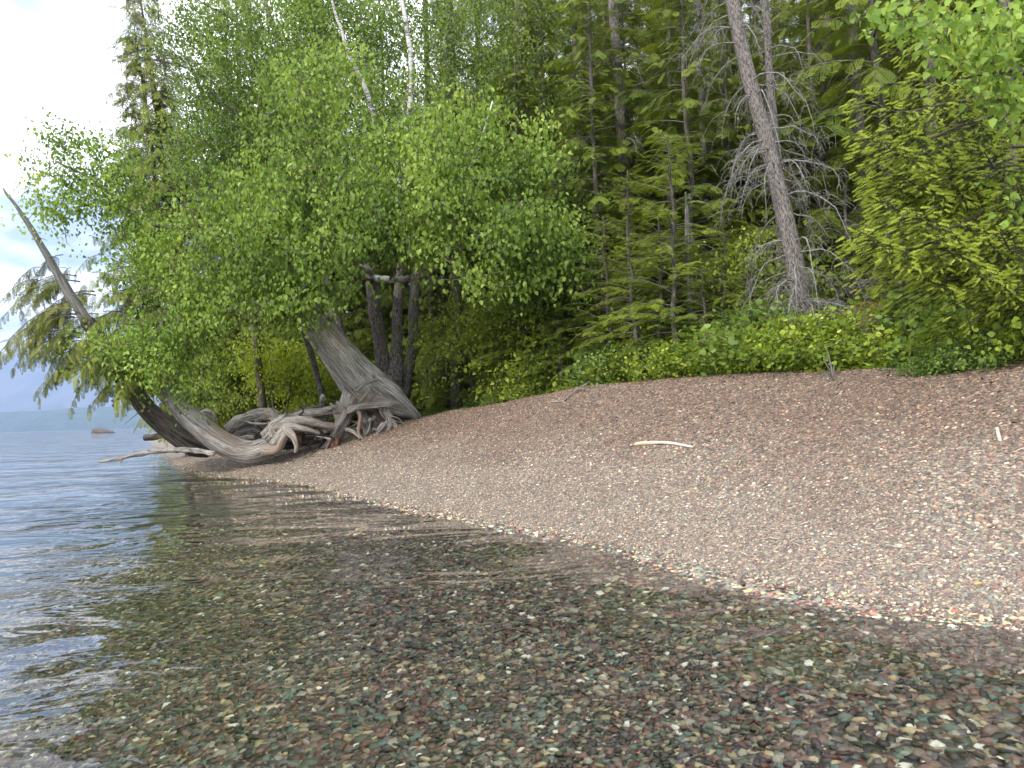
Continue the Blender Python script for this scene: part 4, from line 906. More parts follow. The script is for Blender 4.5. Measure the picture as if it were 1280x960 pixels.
for px, py in ((60, 320), (88, 368), (45, 297)):
    mb = MB(); wood(mb, [(px, py, 17.7, .02), (px + 8, py + 1, 17.5, .01), (px + 14, py + 4, 17.5, .004)], 6, 5); mb.build('branch_stub', M['snag'], dk)
mc = MB(); sg = []
for (px, py, Y, az, L) in [(130, 430, 18, 3.3, 1.5), (120, 420, 18, 3.0, 1.9), (110, 402, 17.9, 3.5, 1.9), (125, 425, 17.9, 2.8, 1.6), (140, 450, 18, 3.2, 1.2), (112, 405, 17.8, 4.0, 1.3), (130, 430, 17.8, 4.4, 1.1), (104, 395, 17.8, 3.1, 2.1), (150, 465, 18, 3.6, 1.0), (100, 392, 17.8, 3.4, 1.4),
                       (118, 360, 18.8, 3.3, 1.7), (112, 345, 18.9, 3.0, 1.5), (124, 380, 18.6, 3.2, 1.9), (130, 400, 17.4, 3.6, 1.5), (108, 330, 18.9, 2.6, .9), (118, 340, 18.9, 0.6, .9), (96, 330, 18.9, 3.1, 1.2), (140, 400, 17, 5.2, .7), (60, 345, 18.6, 3.3, .9), (130, 300, 19, 1.0, .6), (150, 440, 17.5, 5.0, .8), (140, 470, 17.6, 3.9, .9), (130, 455, 17.5, 4.3, .9), (118, 445, 17.6, 3.8, .8), (100, 400, 17.8, 3.9, 1.1), (110, 425, 17.8, 4.2, 1.2), (125, 450, 17.7, 4.5, 1.1), (60, 350, 18.3, 3.4, 1.0), (85, 380, 18.3, 3.3, 1.2), (120, 440, 17.9, 3.5, 1.3)]:
    for r_ in range(2):
        bough(mc, sg, at(px, py, Y) + rng.normal(0, .22, 3), az + rng.normal(0, .45), L * rng.uniform(.7, 1.0), .25, rng.uniform(.5, 1.25), CEDAR, .09, .27, rng.uniform(0, .9), .36)
mb = MB(); thin_tubes(mb, sg); mb.build('branches', M['browntwig'], dk)['kind'] = 'stuff'
mc.build('crown', M['cedar'], dk, smooth=False)['kind'] = 'stuff'
# bare twigs against the sky, top left
bt = thing('bare_topped_tree', 'dead twiggy treetop showing bare against the sky at upper left', 'tree', gb(330, 22))
mb = MB(); S = wood(mb, [(330, 520, 22, .12), (310, 350, 21.5, .1), (280, 200, 21, .07), (250, 110, 20.6, .04), (228, 62, 20.4, .02)], 30, 10); mb.build('trunk', M['browntwig'], bt)
for k in range(13):
    a = at(rng.uniform(222, 262), rng.uniform(50, 120), 20.5); e = at(rng.uniform(140, 215), rng.uniform(-5, 75), 20.3 + rng.normal(0, .5))
    mb = MB(); P = spline([a, a * .5 + e * .5 + rng.normal(0, .12, 3), e], 8); tube(mb, P, np.linspace(.016, .004, 8), 4)
    sg = []
    for j in range(6):
        q = P[rng.integers(2, 8)]; sg.append((spline([q, q + (e - a) * .15 + rng.normal(0, .12, 3), q + (e - a) * .28 + rng.normal(0, .2, 3)], 4), .006, .003))
    thin_tubes(mb, sg); mb.build('branch', M['browntwig'], bt)

# ------------------------------------------------------------------ driftwood
def drift(name, label, L, m, n=40, sides=20, fl=.13, kn=.2, seed=1, cat='driftwood', group=None, stubs=(), drop=True):
    S = wpath(L, n); th = thing(name, label, cat, S[0, :3], group)
    mb = MB(); tube(mb, S[:, :3], np.maximum(S[:, 3], .003), sides, flute=fl, knob=kn, seed=seed); mb.build('shaft', M[m], th)
    for s in stubs: mb = MB(); wood(mb, s, 10, 7, knob=.1); mb.build('branch', M[m], th)
    return th
drift('driftwood_root', 'long arched grey root rising behind the curved trunk', [(285, 538, 18.2, .10), (298, 527, 18.2, .13), (318, 520, 18.2, .15), (338, 519, 18.2, .14), (348, 526, 18.2, .11), (354, 538, 18.2, .07)], 'driftroot', seed=31, cat='root')
tg = thing('root_tangle', 'tangle of thin grey rootlets between the curved trunk and big stump', 'roots', at(370, 560, 17.4))
for k in range(46):
    px, py = rng.uniform(318, 418), rng.uniform(520, 552); Y = rng.uniform(17.0, 18.4); r_ = rng.uniform(.02, .06); L = [(px, py, Y, r_)]; a_ = rng.uniform(-.9, .9) + (math.pi if k % 2 else 0)
    for j in range(4): a_ += rng.normal(0, .45); px += 9 * math.cos(a_); py += 5 * math.sin(a_) + 1.0; L.append((px, py, Y + rng.normal(0, .1), L[-1][3] * .75))
    mb = MB(); wood(mb, L, 18, 8, knob=.2, flute=.12, seed=300 + k); mb.build('rootlet', M[('driftroot', 'darkbark', 'driftwood')[k % 3]], tg)
drift('driftwood_log', 'low grey log under the arched root behind the curved trunk', [(290, 545, 18.5, .13), (315, 538, 18.5, .15), (345, 540, 18.5, .13), (380, 545, 18.5, .08)], 'driftroot', seed=32)
drift('driftwood_root', 'grey root running right from the arched root toward the big stump', [(345, 535, 18.0, .09), (365, 522, 18, .10), (390, 517, 18, .11), (415, 514, 18, .10), (432, 512, 18.1, .07)], 'driftroot', seed=33, cat='root')
drift('driftwood_root', 'smooth pale root lying level between curved trunk and big stump', [(355, 532, 17.7, .07), (375, 529, 17.6, .10), (398, 531, 17.5, .09), (422, 534, 17.5, .07)], 'driftwood', seed=34, cat='root')
drift('driftwood_root', 'thin twisted root standing above the tangle at its left end', [(250, 520, 18.6, .05), (258, 515, 18.6, .07), (266, 519, 18.6, .07), (270, 528, 18.6, .05)], 'driftroot', seed=35, cat='root')
drift('driftwood_root', 'dark root crossing behind the tangle near the alder bush', [(350, 528, 18.8, .06), (375, 515, 18.8, .09), (400, 510, 18.8, .08), (420, 516, 18.8, .05)], 'darkbark', seed=36, cat='root')
drift('driftwood_log', 'dark log half buried beneath the root tangle', [(330, 556, 18.0, .10), (365, 553, 17.8, .12), (395, 549, 17.8, .11), (415, 543, 17.9, .06)], 'darkbark', seed=37)
drift('driftwood_root', 'short reddish root stub poking down from the tangle', [(372, 540, 17.4, .05), (374, 550, 17.3, .05), (373, 560, 17.3, .03)], 'redrot', seed=38, cat='root')
drift('driftwood_root', 'slender grey root slanting over the level pale one', [(335, 525, 17.9, .04), (360, 520, 17.7, .06), (385, 527, 17.6, .05), (410, 540, 17.5, .03)], 'driftroot', seed=39, cat='root')
drift('floating_branch', 'long bleached branch reaching from the shore into the lake water', [(268, 567, 16.6, .05), (240, 563, 17.2, .06), (205, 563, 18.2, .062), (175, 567, 18.6, .055), (150, 573, 18.6, .045), (124, 577, 18.8, .035)], 'driftroot', seed=40, cat='branch', fl=.05,
      stubs=[[(153, 572, 18.5, .02), (151, 578, 18.5, .014), (150, 581, 18.5, .01)], [(168, 566, 18.5, .02), (167, 562, 18.5, .01)]])
drift('dead_twig', 'forked dead twig sticking out beside the dark leaning trunk', [(178, 512, 18.0, .012), (168, 520, 17.9, .008), (155, 531, 17.8, .004)], 'snag', seed=41, cat='twig', sides=6)
drift('driftwood_log', 'dark short log lying at the water edge beyond the leaning trunks', [(180, 547, 36, .12), (192, 546, 36, .14), (205, 544, 36, .1)], 'darkbark', seed=42)
def on_ground(px, py, lift=.0):
    d = ray(px, py); o = np.array([0, 0, CAM_H]); t = np.linspace(1.5, 60, 3000); P = o + d * t[:, None]
    g = ground(P[:, 0], P[:, 1]); k = int(np.argmax(P[:, 2] < g)); p = P[k].copy(); p[2] = g[k] + lift; return p
def stick(name, label, pix, r, m, seed=0, forks=(), cat='stick'):
    Pp = np.array([on_ground(a, b, c) for a, b, c in pix]); S = spline(Pp, 20); th = thing(name, label, cat, S[0])
    k = len(S); rad = r * (1 - .55 * np.linspace(0, 1, k) ** 1.5) * (1 - .5 * np.exp(-np.linspace(0, 1, k) * 30))
    mb = MB(); tube(mb, S, rad, 9, knob=.15, flute=.05, seed=seed); mb.build('shaft', M[m], th)
    for f in forks:
        Pf = np.array([on_ground(a, b, c) for a, b, c in f]); mb = MB(); tube(mb, spline(Pf, 8), np.linspace(r * .5, r * .2, 8), 5, knob=.1); mb.build('branch', M[m], th)
stick('white_stick', 'bleached white stick lying on the gravel at mid beach', [(793, 558, .02), (812, 557, .03), (835, 557, .03), (866, 561, .02)], .026, 'whitestick', 1)
stick('grey_twig', 'forked pale twig lying on brown gravel below the bright shrubs', [(687, 504, .02), (703, 504, .03), (712, 498, .05), (724, 490, .06), (738, 484, .10)], .016, 'twig', 2, [[(703, 504, .03), (710, 508, .02)], [(724, 490, .06), (745, 491, .03)]])
p = on_ground(1252, 553); th = thing('white_stick', 'short white stick standing upright in the gravel at far right', 'stick', p)
mb = MB(); tube(mb, spline([p - [0, 0, .05], p + [-.02, 0, .05], p + [-.03, 0, .115]], 10), np.linspace(.016, .011, 10), 9, knob=.12); mb.build('shaft', M['whitestick'], th)
p = on_ground(1041, 478); th = thing('dead_sapling', 'small grey dead sapling upright at the edge of the brown gravel', 'twig', p)
for q, (dxx, h_) in enumerate(((-.05, .42), (-.09, .28), (.03, .20), (-.14, .17))):
    mb = MB(); tube(mb, spline([p, p + [dxx * .3, 0, h_ * .5], p + [dxx, .02, h_]], 10), np.linspace(.015, .006, 10), 6, knob=.1, seed=q); mb.build('stem', M['snag'], th)

# dead brush under the spruce
db = thing('dead_brush', 'grey tangle of dead brush right of the leaning dead trunk', 'brush', gb(1080, 11.6))
mb = MB(); sg = []
for i in range(260):
    o = at(rng.uniform(1040, 1140), rng.uniform(345, 398), rng.uniform(12.3, 13.5)); d = randdir(1, -.4, .3)[0] * rng.uniform(.25, .7)
    sg.append((spline([o, o + d * .5 + rng.normal(0, .05, 3), o + d + [0, 0, -.12]], 5), .007, .003))
thin_tubes(mb, sg); mb.build('twigs', M['twig'], db)['kind'] = 'stuff'
# mossy mound with an eroded hollow
mp = on_ground(1085, 452)
def mound():
    c = mp + [0, .75, 0]; n1, n2 = 46, 26
    th_ = thing('mossy_mound', 'mossy yellow earth mound with eroded brown hollow at forest edge', 'mound', c)
    u, v = np.meshgrid(np.linspace(-1, 1, n1), np.linspace(-1, 1, n2))
    X = c[0] + u * 1.25; Y = c[1] + v * .75
    H = .60 * np.sqrt(np.clip(1 - u ** 4, 0, 1)) * np.clip((v + 1) * 3.0, 0, 1) ** .5 * np.clip((1 - v) * 3, 0, 1) + .06 * fbm(X * 4, Y * 4, 4, 3)
    hol = np.exp(-(((u + .05) / .42) ** 2 + ((v + .85) / .5) ** 2) * 1.4); H -= .38 * hol
    Z = ground(X, Y) + H + .12 * (H > .05); i = np.arange(n1 * n2).reshape(n2, n1); Q = np.stack([i[:-1, :-1], i[:-1, 1:], i[1:, 1:], i[1:, :-1]], -1).reshape(-1, 4)
    me = mesh_from('earth', np.stack([X, Y, Z], -1).reshape(-1, 3) - c, None, Q); me.materials.append(M['floor']); link('earth', me, th_)
    k = 7000; uu = rng.uniform(-1, 1, k); vv = rng.uniform(-1, 1, k); hol = np.exp(-(((uu + .05) / .42) ** 2 + ((vv + .85) / .5) ** 2) * 1.4)
    kp = hol < .33 + .2 * rng.random(k); uu, vv, hol = uu[kp], vv[kp], hol[kp]; X = c[0] + uu * 1.25; Y = c[1] + vv * .75
    H = .60 * np.sqrt(np.clip(1 - uu ** 4, 0, 1)) * np.clip((vv + 1) * 3.0, 0, 1) ** .5 * np.clip((1 - vv) * 3, 0, 1) + .06 * fbm(X * 4, Y * 4, 4, 3) - .38 * hol
    pos = np.stack([X, Y, ground(X, Y) + H + .12 * (H > .05) - .005], 1); D = randdir(len(X), .1, 1)
    m2 = MB(); scatter(m2, LEAF[0], None, LEAF[2], pos, frames(D, rng.normal(0, 1, (len(X), 3))), rng.uniform(.02, .045, len(X)), np.clip(.75 + .3 * fbm(X * 2, Y * 2, 2, 1) + rng.normal(0, .1, len(X)), 0, 1))
    m2.build('moss', M['moss'], th_)['kind'] = 'stuff'
mound()

# ------------------------------------------------------------------ shrubs along the forest edge
def shrub_data(name, R_, H, n, per, size, m, tpl=ROUND):
    C = randdir(n, 0, 1) * (rng.random(n) ** .4)[:, None] * [R_, R_, H]; C[:, 2] += .05
    mb = MB(); leaves(mb, C, .075, per, size, tpl, .6, hang=.1)
    ms = MB(); thin_tubes(ms, grow([[0, 0, 0], [.05, 0, .1], [-.05, .03, .12]], C, .004)); 
    return mb.mesh(name + '_foliage', M[m]), ms.mesh(name + '_stems', M['browntwig'])
SD = {'low': [shrub_data('low_shrub', .55, .42, 110, 16, .036, 'shrub_leaf') for i in range(3)], 'cool': [shrub_data('cool_shrub', .6, .5, 100, 13, .048, 'shrub_cool') for i in range(2)],
      'bright': [shrub_data('bright_shrub', .45, .45, 80, 15, .038, 'shrub_bright') for i in range(2)], 'tall': [shrub_data('tall_shrub', .7, 1.3, 160, 11, .062, 'shrub_leaf', LEAF) for i in range(2)]}
def place_shrub(kind, x, y, s, label, group, sink=.03):
    f, st_ = random.choice(SD[kind]); th = thing('shrub', label, 'shrub', (x, y, gz(x, y) - sink), group); th.rotation_euler = (0, 0, random.uniform(0, 6.3)); th.scale = (s, s, s * random.uniform(.85, 1.1))
    tag(link('foliage', f, th), kind='stuff'); tag(link('stems', st_, th), kind='stuff')
GE = 'green shrubs along the upper edge of the beach'
named = [('bright', 713, 480, .85, 'small yellow green shrub at the gravel edge, brightest of them all'), ('bright', 690, 470, .7, 'light green shrub just left of the brightest yellow green one'),
         ('low', 765, 478, .95, 'rounded green shrub touching the gravel right of the brightest shrub'), ('low', 800, 474, .9, 'green leafy shrub at the gravel edge below the upright dead trunk'),
         ('low', 665, 482, .7, 'low green shrub left end of the bright row at gravel edge'), ('bright', 955, 462, .6, 'fresh green shrub at gravel edge left of the small dead sapling'),
         ('low', 915, 460, .8, 'green shrub at gravel edge below the thin pale trunk'), ('low', 985, 464, .7, 'green shrub spilling on gravel beside the small dead sapling'),
         ('bright', 1012, 462, .3, 'small yellow tinted shrub against the dead sapling'), ('cool', 1190, 466, .8, 'blue green low shrub creeping onto pale gravel at right'),
         ('cool', 1230, 464, .75, 'blue green low shrub at the gravel edge near the right frame'), ('cool', 1165, 470, .45, 'small bluish shrub clump at left tip of the right hand shrubs'),
         ('low', 1160, 430, .4, 'green shrub right of the mossy mound'), ('cool', 1265, 440, .9, 'leafy shrub at the right edge above pale gravel'), ('low', 870, 462, .6, 'small green shrub on the mossy verge at mid beach edge'),
         ('tall', 790, 430, .8, 'taller loose shrub with pale leaf tips behind the gravel edge row'), ('tall', 745, 440, .9, 'tall leafy shrub behind the brightest shrub'), ('tall', 640, 460, .8, 'dim tall shrub behind the left end of the row'),
         ('tall', 1240, 420, .7, 'tall shrub beneath the spruce boughs at right')]
for kind, px, py, s, lab in named:
    p = on_ground(px, py); place_shrub(kind, p[0], p[1] + .15, s * {'cool': .95, 'low': 1.8, 'bright': 2.1, 'tall': 1.4}[kind], lab, None)
for px, Y, s_, lab in ((985, 11.5, 1.3, 'green shrub hiding the left side of the leaning dead trunk base'), (1012, 11.3, 1.2, 'green shrub right in front of the leaning dead trunk base')):
    x = at(px, 480, Y)[0]; place_shrub('low', x, Y, s_ * 1.5, lab, None)
random.seed(5); c = 0
while c < 150:
    Y = random.uniform(7.5, 24); px = random.uniform(540, 1420); x = at(px, 480, Y)[0]; d, h, w = [float(v) for v in shore(x, Y)]
    if d < w - .35 or d > w + 6.5: continue
    if d < w + .35 and (random.random() < .45 or float(fbm(np.array([x * .7]), np.array([Y * .7]), 2, 31)[0]) < .05): continue
    if 1025 < px < 1160 and d < w + 2.6: continue
    if 500 < px < 600 and Y > 15 and random.random() < .7: continue
    r = random.random(); kind = 'low' if r < .45 else ('cool' if r < .68 else ('tall' if r < .92 else 'bright'))
    if float(fbm(np.array([x * .9]), np.array([Y * .9]), 2, 77)[0]) < -.12 and d < w + 2: continue
    if d < w + 1.0 and kind == 'tall': kind = 'low'
    lm = next(t_ for b_, t_ in LMK if px < b_)
    place_shrub(kind, x, Y, (random.choice((.3, .45, .7)) if d < w + .3 else random.choice((.6, .8, 1.0, 1.3, 1.7, 2.0))) * random.uniform(.9, 1.1), {'low': 'low green', 'cool': 'bluish green', 'tall': 'taller leafy', 'bright': 'yellow green'}[kind] + ' undergrowth shrub ' + lm, 'undergrowth shrubs inside the forest edge'); c += 1
# vegetation on the far bank at left
for i in range(26):
    Y = random.uniform(24, 90); x0 = np.interp(Y, SH[:, 1][5:25], SH[:, 0][5:25]); x = x0 + random.uniform(2.5, 7)
    d, h, w = [float(v) for v in shore(x, Y)]
    if d < 1.5: x += 2
    place_shrub('tall', x, Y, random.uniform(1.3, 2.6), 'distant shrub on the far bank beyond the leaning trunks', 'shrubs on the bank beyond the leaning trunks')
for i in range(16):
    Y = random.uniform(21.5, 30); px = random.uniform(420, 640); x = at(px, 480, Y)[0]
    place_shrub('tall', x, Y, random.uniform(1.3, 2.2), 'dark leafy bush in deep shade behind the birch stems', 'bushes in the shade behind the birch stems')
# small plants and moss over the verge
def verge():
    n = 18000; Y = rng.uniform(7, 24, n); px = rng.uniform(480, 1450, n); X = (px - 640) / FPX * Y
    d, h, w = shore(X, Y); n1 = fbm(X * 1.3, Y * 1.3, 3, 4)
    ok = (d > w * (1.04) + .1 * n1) & (d < w + 4.5); X, Y = X[ok], Y[ok]; pos = np.stack([X, Y, ground(X, Y)], 1)
    k = 3; P = np.repeat(pos, k, 0) + rng.normal(0, .03, (len(pos) * k, 3)); P[:, 2] = np.repeat(pos[:, 2], k) + abs(rng.normal(0, .03, len(P)))
    mb = MB(); scatter(mb, LEAF[0], None, LEAF[2], P, frames(randdir(len(P), .1, .9), rng.normal(0, 1, (len(P), 3)) + [0, -.5, .5]), rng.uniform(.025, .06, len(P)), np.clip(.35 + .45 * fbm(P[:, 0] * .8, P[:, 1] * .8, 3, 8) + rng.normal(0, .1, len(P)), 0, 1))
    tag(mb.build('ground_cover', M['moss']), 'moss and tiny green plants covering the soil behind the gravel', 'ground cover', kind='stuff')
verge()

# ------------------------------------------------------------------ far details on the lake
rk = at_z(127, 541.5, 0.0); th = thing('lake_rock', 'small lone rock standing out of the lake far at left', 'rock', rk)
def rock_mesh(name, s, seed, m, sub_=3):
    import bmesh
    bm = bmesh.new(); bmesh.ops.create_icosphere(bm, subdivisions=sub_, radius=1); rs = np.random.default_rng(seed); ph = rs.uniform(0, 6, 9)
    for v in bm.verts:
        c = v.co; k = 1 + .16 * math.sin(c.x * 3 + ph[0]) * math.cos(c.y * 3 + ph[1]) + .12 * math.sin(c.z * 4 + ph[2] + c.x * 2) + .05 * math.sin(c.x * 9 + ph[3]) * math.sin(c.y * 8 + ph[4])
        v.co = Vector((c.x * s[0] * k, c.y * s[1] * k, c.z * s[2] * k))
    me = bpy.data.meshes.new(name); bm.to_mesh(me); bm.free()
    me.polygons.foreach_set('use_smooth', np.ones(len(me.polygons), bool)); me.materials.append(m); return me
link('stone', rock_mesh('rock', (3.0, 2.2, 1.3), 4, M['stone_one']), th)

# ------------------------------------------------------------------ pebbles
def ico():
    p = (1 + 5 ** .5) / 2; V = np.array([[-1, p, 0], [1, p, 0], [-1, -p, 0], [1, -p, 0], [0, -1, p], [0, 1, p], [0, -1, -p], [0, 1, -p], [p, 0, -1], [p, 0, 1], [-p, 0, -1], [-p, 0, 1]], float)
    V /= np.linalg.norm(V[0]); F = np.array([[0, 11, 5], [0, 5, 1], [0, 1, 7], [0, 7, 10], [0, 10, 11], [1, 5, 9], [5, 11, 4], [11, 10, 2], [10, 7, 6], [7, 1, 8], [3, 9, 4], [3, 4, 2], [3, 2, 6], [3, 6, 8], [3, 8, 9], [4, 9, 5], [2, 4, 11], [6, 2, 10], [8, 6, 7], [9, 8, 1]]); return V, F
IV, IF = ico()
lib = bpy.data.collections.new('pebble_clumps')
NCL = 10
for i in range(NCL):
    mb = MB(); n = 34
    for j in range(n):
        r = .10 * math.sqrt(rng.random()); a = rng.uniform(0, 6.3); s = .0108 * math.exp(rng.normal(0, .48)); el = rng.uniform(.75, 1.25)
        V = IV * (1 + rng.normal(0, .10, (12, 1))) * [s * el, s / el, s * rng.uniform(.28, .55)]
        q = Matrix.Rotation(rng.uniform(0, 6.3), 3, 'Z') @ Matrix.Rotation(rng.normal(0, .25), 3, 'X') @ Matrix.Rotation(rng.normal(0, .25), 3, 'Y')
        V = V @ np.array(q).T + [r * math.cos(a), r * math.sin(a), s * rng.uniform(.05, .5)]
        mb.add(V, IF, None, rng.random())
    o = bpy.data.objects.new('pebble_clump', mb.mesh('pebble_clump', M['stone'])); lib.objects.link(o)
def clump_field(name, label, P, Nrm, scl, kind='stuff'):
    me = bpy.data.meshes.new(name); me.vertices.add(len(P)); me.vertices.foreach_set('co', P.astype(np.float32).ravel())
    # euler that tilts z to the ground normal plus a random spin
    tiltx = -np.arcsin(np.clip(Nrm[:, 1], -1, 1)); tilty = np.arctan2(Nrm[:, 0], Nrm[:, 2]); spin = rng.uniform(0, 6.28, len(P))
    cz, sz = np.cos(spin), np.sin(spin); cx, sx = np.cos(tiltx), np.sin(tiltx); cyy, syy = np.cos(tilty), np.sin(tilty)
    me.attributes.new('tilt', 'FLOAT_VECTOR', 'POINT').data.foreach_set('vector', np.stack([tiltx, tilty, 0 * spin], 1).astype(np.float32).ravel())
    me.attributes.new('spin', 'FLOAT', 'POINT').data.foreach_set('value', spin.astype(np.float32))
    me.attributes.new('scl', 'FLOAT', 'POINT').data.foreach_set('value', scl.astype(np.float32))
    me.attributes.new('irnd', 'FLOAT', 'POINT').data.foreach_set('value', rng.random(len(P)).astype(np.float32))
    me.attributes.new('pick', 'INT', 'POINT').data.foreach_set('value', rng.integers(0, NCL, len(P)).astype(np.int32))
    o = link(name, me)
    g = bpy.data.node_groups.new(name, 'GeometryNodeTree'); g.interface.new_socket('Geometry', in_out='INPUT', socket_type='NodeSocketGeometry'); g.interface.new_socket('Geometry', in_out='OUTPUT', socket_type='NodeSocketGeometry')
    gi = g.nodes.new('NodeGroupInput'); go = g.nodes.new('NodeGroupOutput'); mp_ = g.nodes.new('GeometryNodeMeshToPoints'); ip = g.nodes.new('GeometryNodeInstanceOnPoints')
    ci = g.nodes.new('GeometryNodeCollectionInfo'); ci.inputs['Collection'].default_value = lib; ci.inputs['Separate Children'].default_value = True; ci.inputs['Reset Children'].default_value = True
    def na(nm, ty): n = g.nodes.new('GeometryNodeInputNamedAttribute'); n.data_type = ty; n.inputs[0].default_value = nm; return n.outputs[0]
    L = g.links.new; L(gi.outputs[0], mp_.inputs[0]); L(mp_.outputs[0], ip.inputs['Points']); L(ci.outputs[0], ip.inputs['Instance']); ip.inputs['Pick Instance'].default_value = True
    L(na('pick', 'INT'), ip.inputs['Instance Index']); L(na('scl', 'FLOAT'), ip.inputs['Scale'])
    e1 = g.nodes.new('FunctionNodeEulerToRotation'); L(na('tilt', 'FLOAT_VECTOR'), e1.inputs[0])
    cx_ = g.nodes.new('ShaderNodeCombineXYZ'); L(na('spin', 'FLOAT'), cx_.inputs[2]); e2 = g.nodes.new('FunctionNodeEulerToRotation'); L(cx_.outputs[0], e2.inputs[0])
    rr = g.nodes.new('FunctionNodeRotateRotation'); rr.rotation_space = 'LOCAL'; L(e1.outputs[0], rr.inputs[0]); L(e2.outputs[0], rr.inputs[1]); L(rr.outputs[0], ip.inputs['Rotation'])
    L(ip.outputs[0], go.inputs[0]); md = o.modifiers.new('scatter', 'NODES'); md.node_group = g
    tag(o, label, 'pebbles', kind=kind); return o
def normals(X, Y):
    e = .15; zx = (ground(X + e, Y) - ground(X - e, Y)) / (2 * e); zy = (ground(X, Y + e) - ground(X, Y - e)) / (2 * e); n = np.stack([-zx, -zy, np.ones_like(zx)], 1); return n / np.linalg.norm(n, axis=1)[:, None]
def inview(X, Y, Z, m=40):
    p = np.stack([X, Y, Z - CAM_H], -1); dz = p @ fwd; u = 640 + FPX * (p @ xc) / dz; v = 480 - FPX * (p @ yc) / dz
    return (dz > .5) & (u > -m * 3) & (u < 1280 + m * 5) & (v < 960 + m * 3)
def field(name, label, n, ylo, yhi, cond, sc, ypow=1.0):
    Y = ylo + (yhi - ylo) * rng.random(n) ** ypow; X = rng.uniform(-.78, .86, n) * (Y + .8)
    Z = ground(X, Y); d, h, w = shore(X, Y); ok = cond(d, w) & inview(X, Y, Z)
    X, Y, Z = X[ok], Y[ok], Z[ok]; s = sc(X, Y, d[ok], w[ok])
    print(name, len(X)); return clump_field(name, label, np.stack([X, Y, Z], 1), normals(X, Y), s)
field('beach_pebbles', 'tan and pinkish grey pebbles covering the sloping beach', 300000, 3.2, 24, lambda d, w: (d > -.25) & (d < w * 1.1),
      lambda X, Y, d, w: (.37 + .16 * np.clip(d / w * 3 - .7 + .8 * fbm(X * .6, Y * .6, 2, 12), 0, 1) + .20 * np.clip(fbm(X * .5 + 3, Y * .5, 3, 6) + .25, 0, 1) * np.clip(X * .6, 0, 1) + .03 * np.clip(Y - 8, 0, 10)) * rng.uniform(.8, 1.2, len(X)), 1.35)
field('underwater_pebbles', 'wet rounded pebbles covering the shallow lake bed', 170000, 1.0, 11, lambda d, w: (d < -.1) & (d > -9),
      lambda X, Y, d, w: (.84 + .42 * np.clip(fbm(X * .8, Y * .8, 3, 16), -.4, 1)) * rng.uniform(.75, 1.35, len(X)), 1.1)
# the largest pebbles of the lake bed, one by one
random.seed(21)
rocks = [rock_mesh('pebble', (1, random.uniform(.6, .85), random.uniform(.3, .45)), 100 + i, M['stone_one'], 2) for i in range(28)]
for i, me in enumerate(rocks): me.attributes.new('rnd', 'FLOAT', 'POINT').data.foreach_set('value', np.full(len(me.vertices), (i * .618) % 1.0, np.float32))
cnt = 0
while cnt < 290:
    px = random.uniform(-20, 1300); py = 960 - 260 * random.random() ** 1.6 + 20; z = -.2
    for _ in range(4): p = at_z(px, py, z); z = gz(p[0], p[1])
    d = float(shore(p[0], p[1])[0])
    if d > -.25: continue
    o = link('pebble', random.choice(rocks), lake_bed, (p[0], p[1], z + .006)); s = random.uniform(.014, .027) * (1.35 if random.random() < .08 else 1)
    o.scale = (s, s, s); o.rotation_euler = (random.gauss(0, .15), random.gauss(0, .15), random.uniform(0, 6.3)); cnt += 1
for px, py, s, k in ((1194, 768, .022, (.40, .11, .09)), (1222, 733, .02, (.55, .30, .08)), (1197, 734, .017, (.25, .21, .07)), (1146, 757, .018, (.36, .30, .26))):
    p = on_ground(px, py, .006); m, t, out = mat('coloured_pebble_stone'); b = N(t, 'ShaderNodeBsdfPrincipled'); tx = N(t, 'ShaderNodeTexCoord'); n = noise(t, tx.outputs['Object'], 6, 4)
    LK(t, mixc(t, .5, k, mixc(t, n.outputs[0], (.4, .4, .4), (1.6, 1.6, 1.6)), 'MULTIPLY'), b.inputs[0]); b.inputs['Roughness'].default_value = .6; LK(t, b.outputs[0], out.inputs[0])
    o = link('pebble', rock_mesh('pebble', (1.2, .8, .5), int(px), m, 2), beach, p); o.scale = (s, s, s); o.rotation_euler = (.1, .1, px)

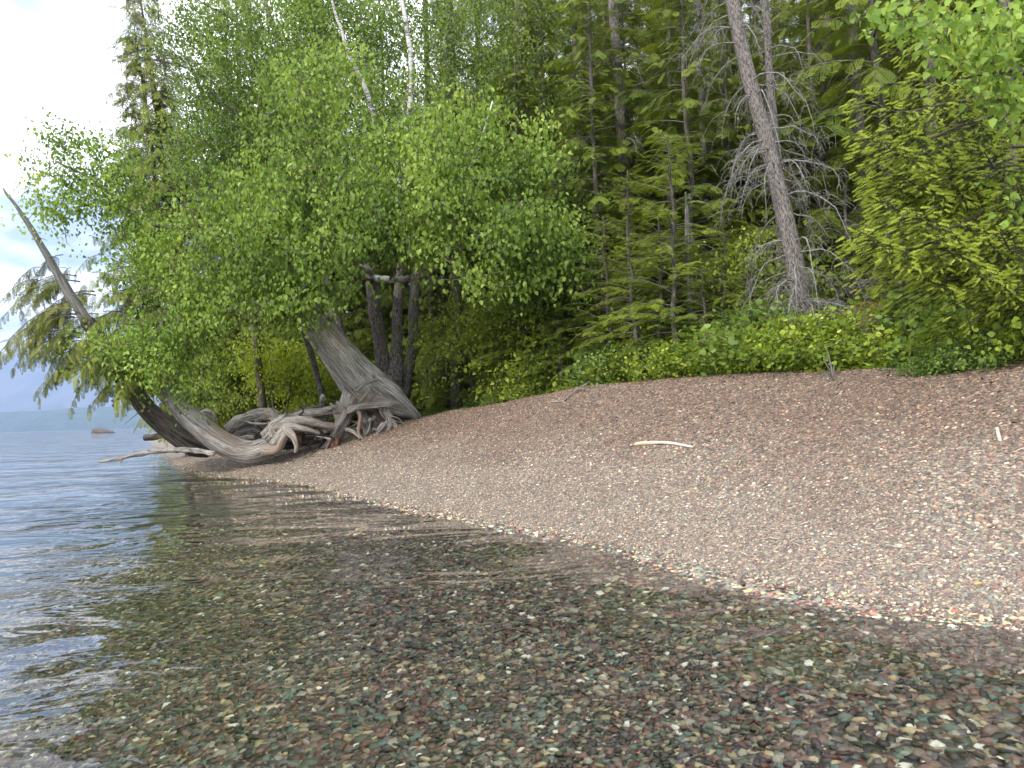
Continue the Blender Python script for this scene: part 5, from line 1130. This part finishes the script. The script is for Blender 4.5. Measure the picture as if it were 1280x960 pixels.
def litter():
    mb = MB(); n = 900; k = 0
    while k < n:
        Y = 4.5 + 15 * random.random(); px = random.uniform(430, 1330); x = (px - 640) / FPX * Y; d, h, w = [float(v) for v in shore(x, Y)]; t_ = d / w
        if t_ < .02 or t_ > 1.08: continue
        if random.random() > (math.exp(-((t_ - .12) / .03) ** 2) * .8 + .12 * t_ + .9 * max(0, t_ - .7) ** 1.0 + .5 * math.exp(-((t_ - .55) / .05) ** 2)): continue
        a = random.uniform(0, 6.3); L = random.uniform(.02, .10) * (1.8 if random.random() < .06 else 1); e = np.array([math.cos(a), math.sin(a)]) * L; b = np.array([x, Y])
        P = np.array([[*(b + e * u + np.array([-e[1], e[0]]) * .2 * math.sin(3 * u) * random.uniform(-1, 1)), 0] for u in (-.5, 0, .5)]); P[:, 2] = ground(P[:, 0], P[:, 1]) + .014
        tube(mb, P, np.array([.5, 1, .6]) * random.uniform(.002, .0045), 4, rnd=random.random(), cap=False, seed=k); k += 1
    tag(mb.build('beach_litter', M['palewood']), 'small driftwood sticks and twigs strewn over the gravel', 'litter', kind='stuff')
    n = 5200; Y = rng.uniform(6, 20, n); px = rng.uniform(470, 1400, n); X = (px - 640) / FPX * Y; d, h, w = shore(X, Y); t_ = d / w
    ok = (t_ > .55) & (t_ < 1.15) & (rng.random(n) < np.clip((t_ - .5) * 1.6, 0, 1)); X, Y = X[ok], Y[ok]; pos = np.stack([X, Y, ground(X, Y) + .018], 1)
    mb = MB(); scatter(mb, LEAF[0], None, LEAF[2], pos, frames(randdir(len(X), -.2, .3), rng.normal(0, .35, (len(X), 3)) + [0, 0, 1]), rng.uniform(.02, .05, len(X)), rng.random(len(X)))
    tag(mb.build('leaf_litter', M['deadleaf']), 'fallen brown leaves and bark flakes on the upper gravel', 'litter', kind='stuff')
M['deadleaf'] = leaf_mat('dead_leaf', [(0, (.05, .03, .02)), (.5, (.13, .075, .04)), (.85, (.24, .15, .08)), (1, (.38, .30, .2))], .1, rough=.8)
litter()

# ------------------------------------------------------------------ haze over the lake
def haze():
    x0, x1, y0, y1, z0, z1 = gx[0] - 60, gx[-1] + 60, gy[0] - 60, gy[-1] + 60, -7.5, 1150.0
    V = [(x, y, z) for z in (z0, z1) for y in (y0, y1) for x in (x0, x1)]
    me = bpy.data.meshes.new('haze'); me.from_pydata(V, [], [(0, 2, 3, 1), (4, 5, 7, 6), (0, 1, 5, 4), (2, 6, 7, 3), (0, 4, 6, 2), (1, 3, 7, 5)])
    m = bpy.data.materials.new('haze'); m.use_nodes = True; t = m.node_tree; t.nodes.clear(); out = N(t, 'ShaderNodeOutputMaterial')
    v = N(t, 'ShaderNodeVolumePrincipled'); v.inputs['Color'].default_value = (.46, .62, 1, 1); v.inputs['Density'].default_value = .00017; v.inputs['Anisotropy'].default_value = .2
    LK(t, v.outputs[0], out.inputs['Volume']); me.materials.append(m); tag(link('haze', me), 'thin blue haze over the far side of the lake', 'haze', kind='stuff')
haze()
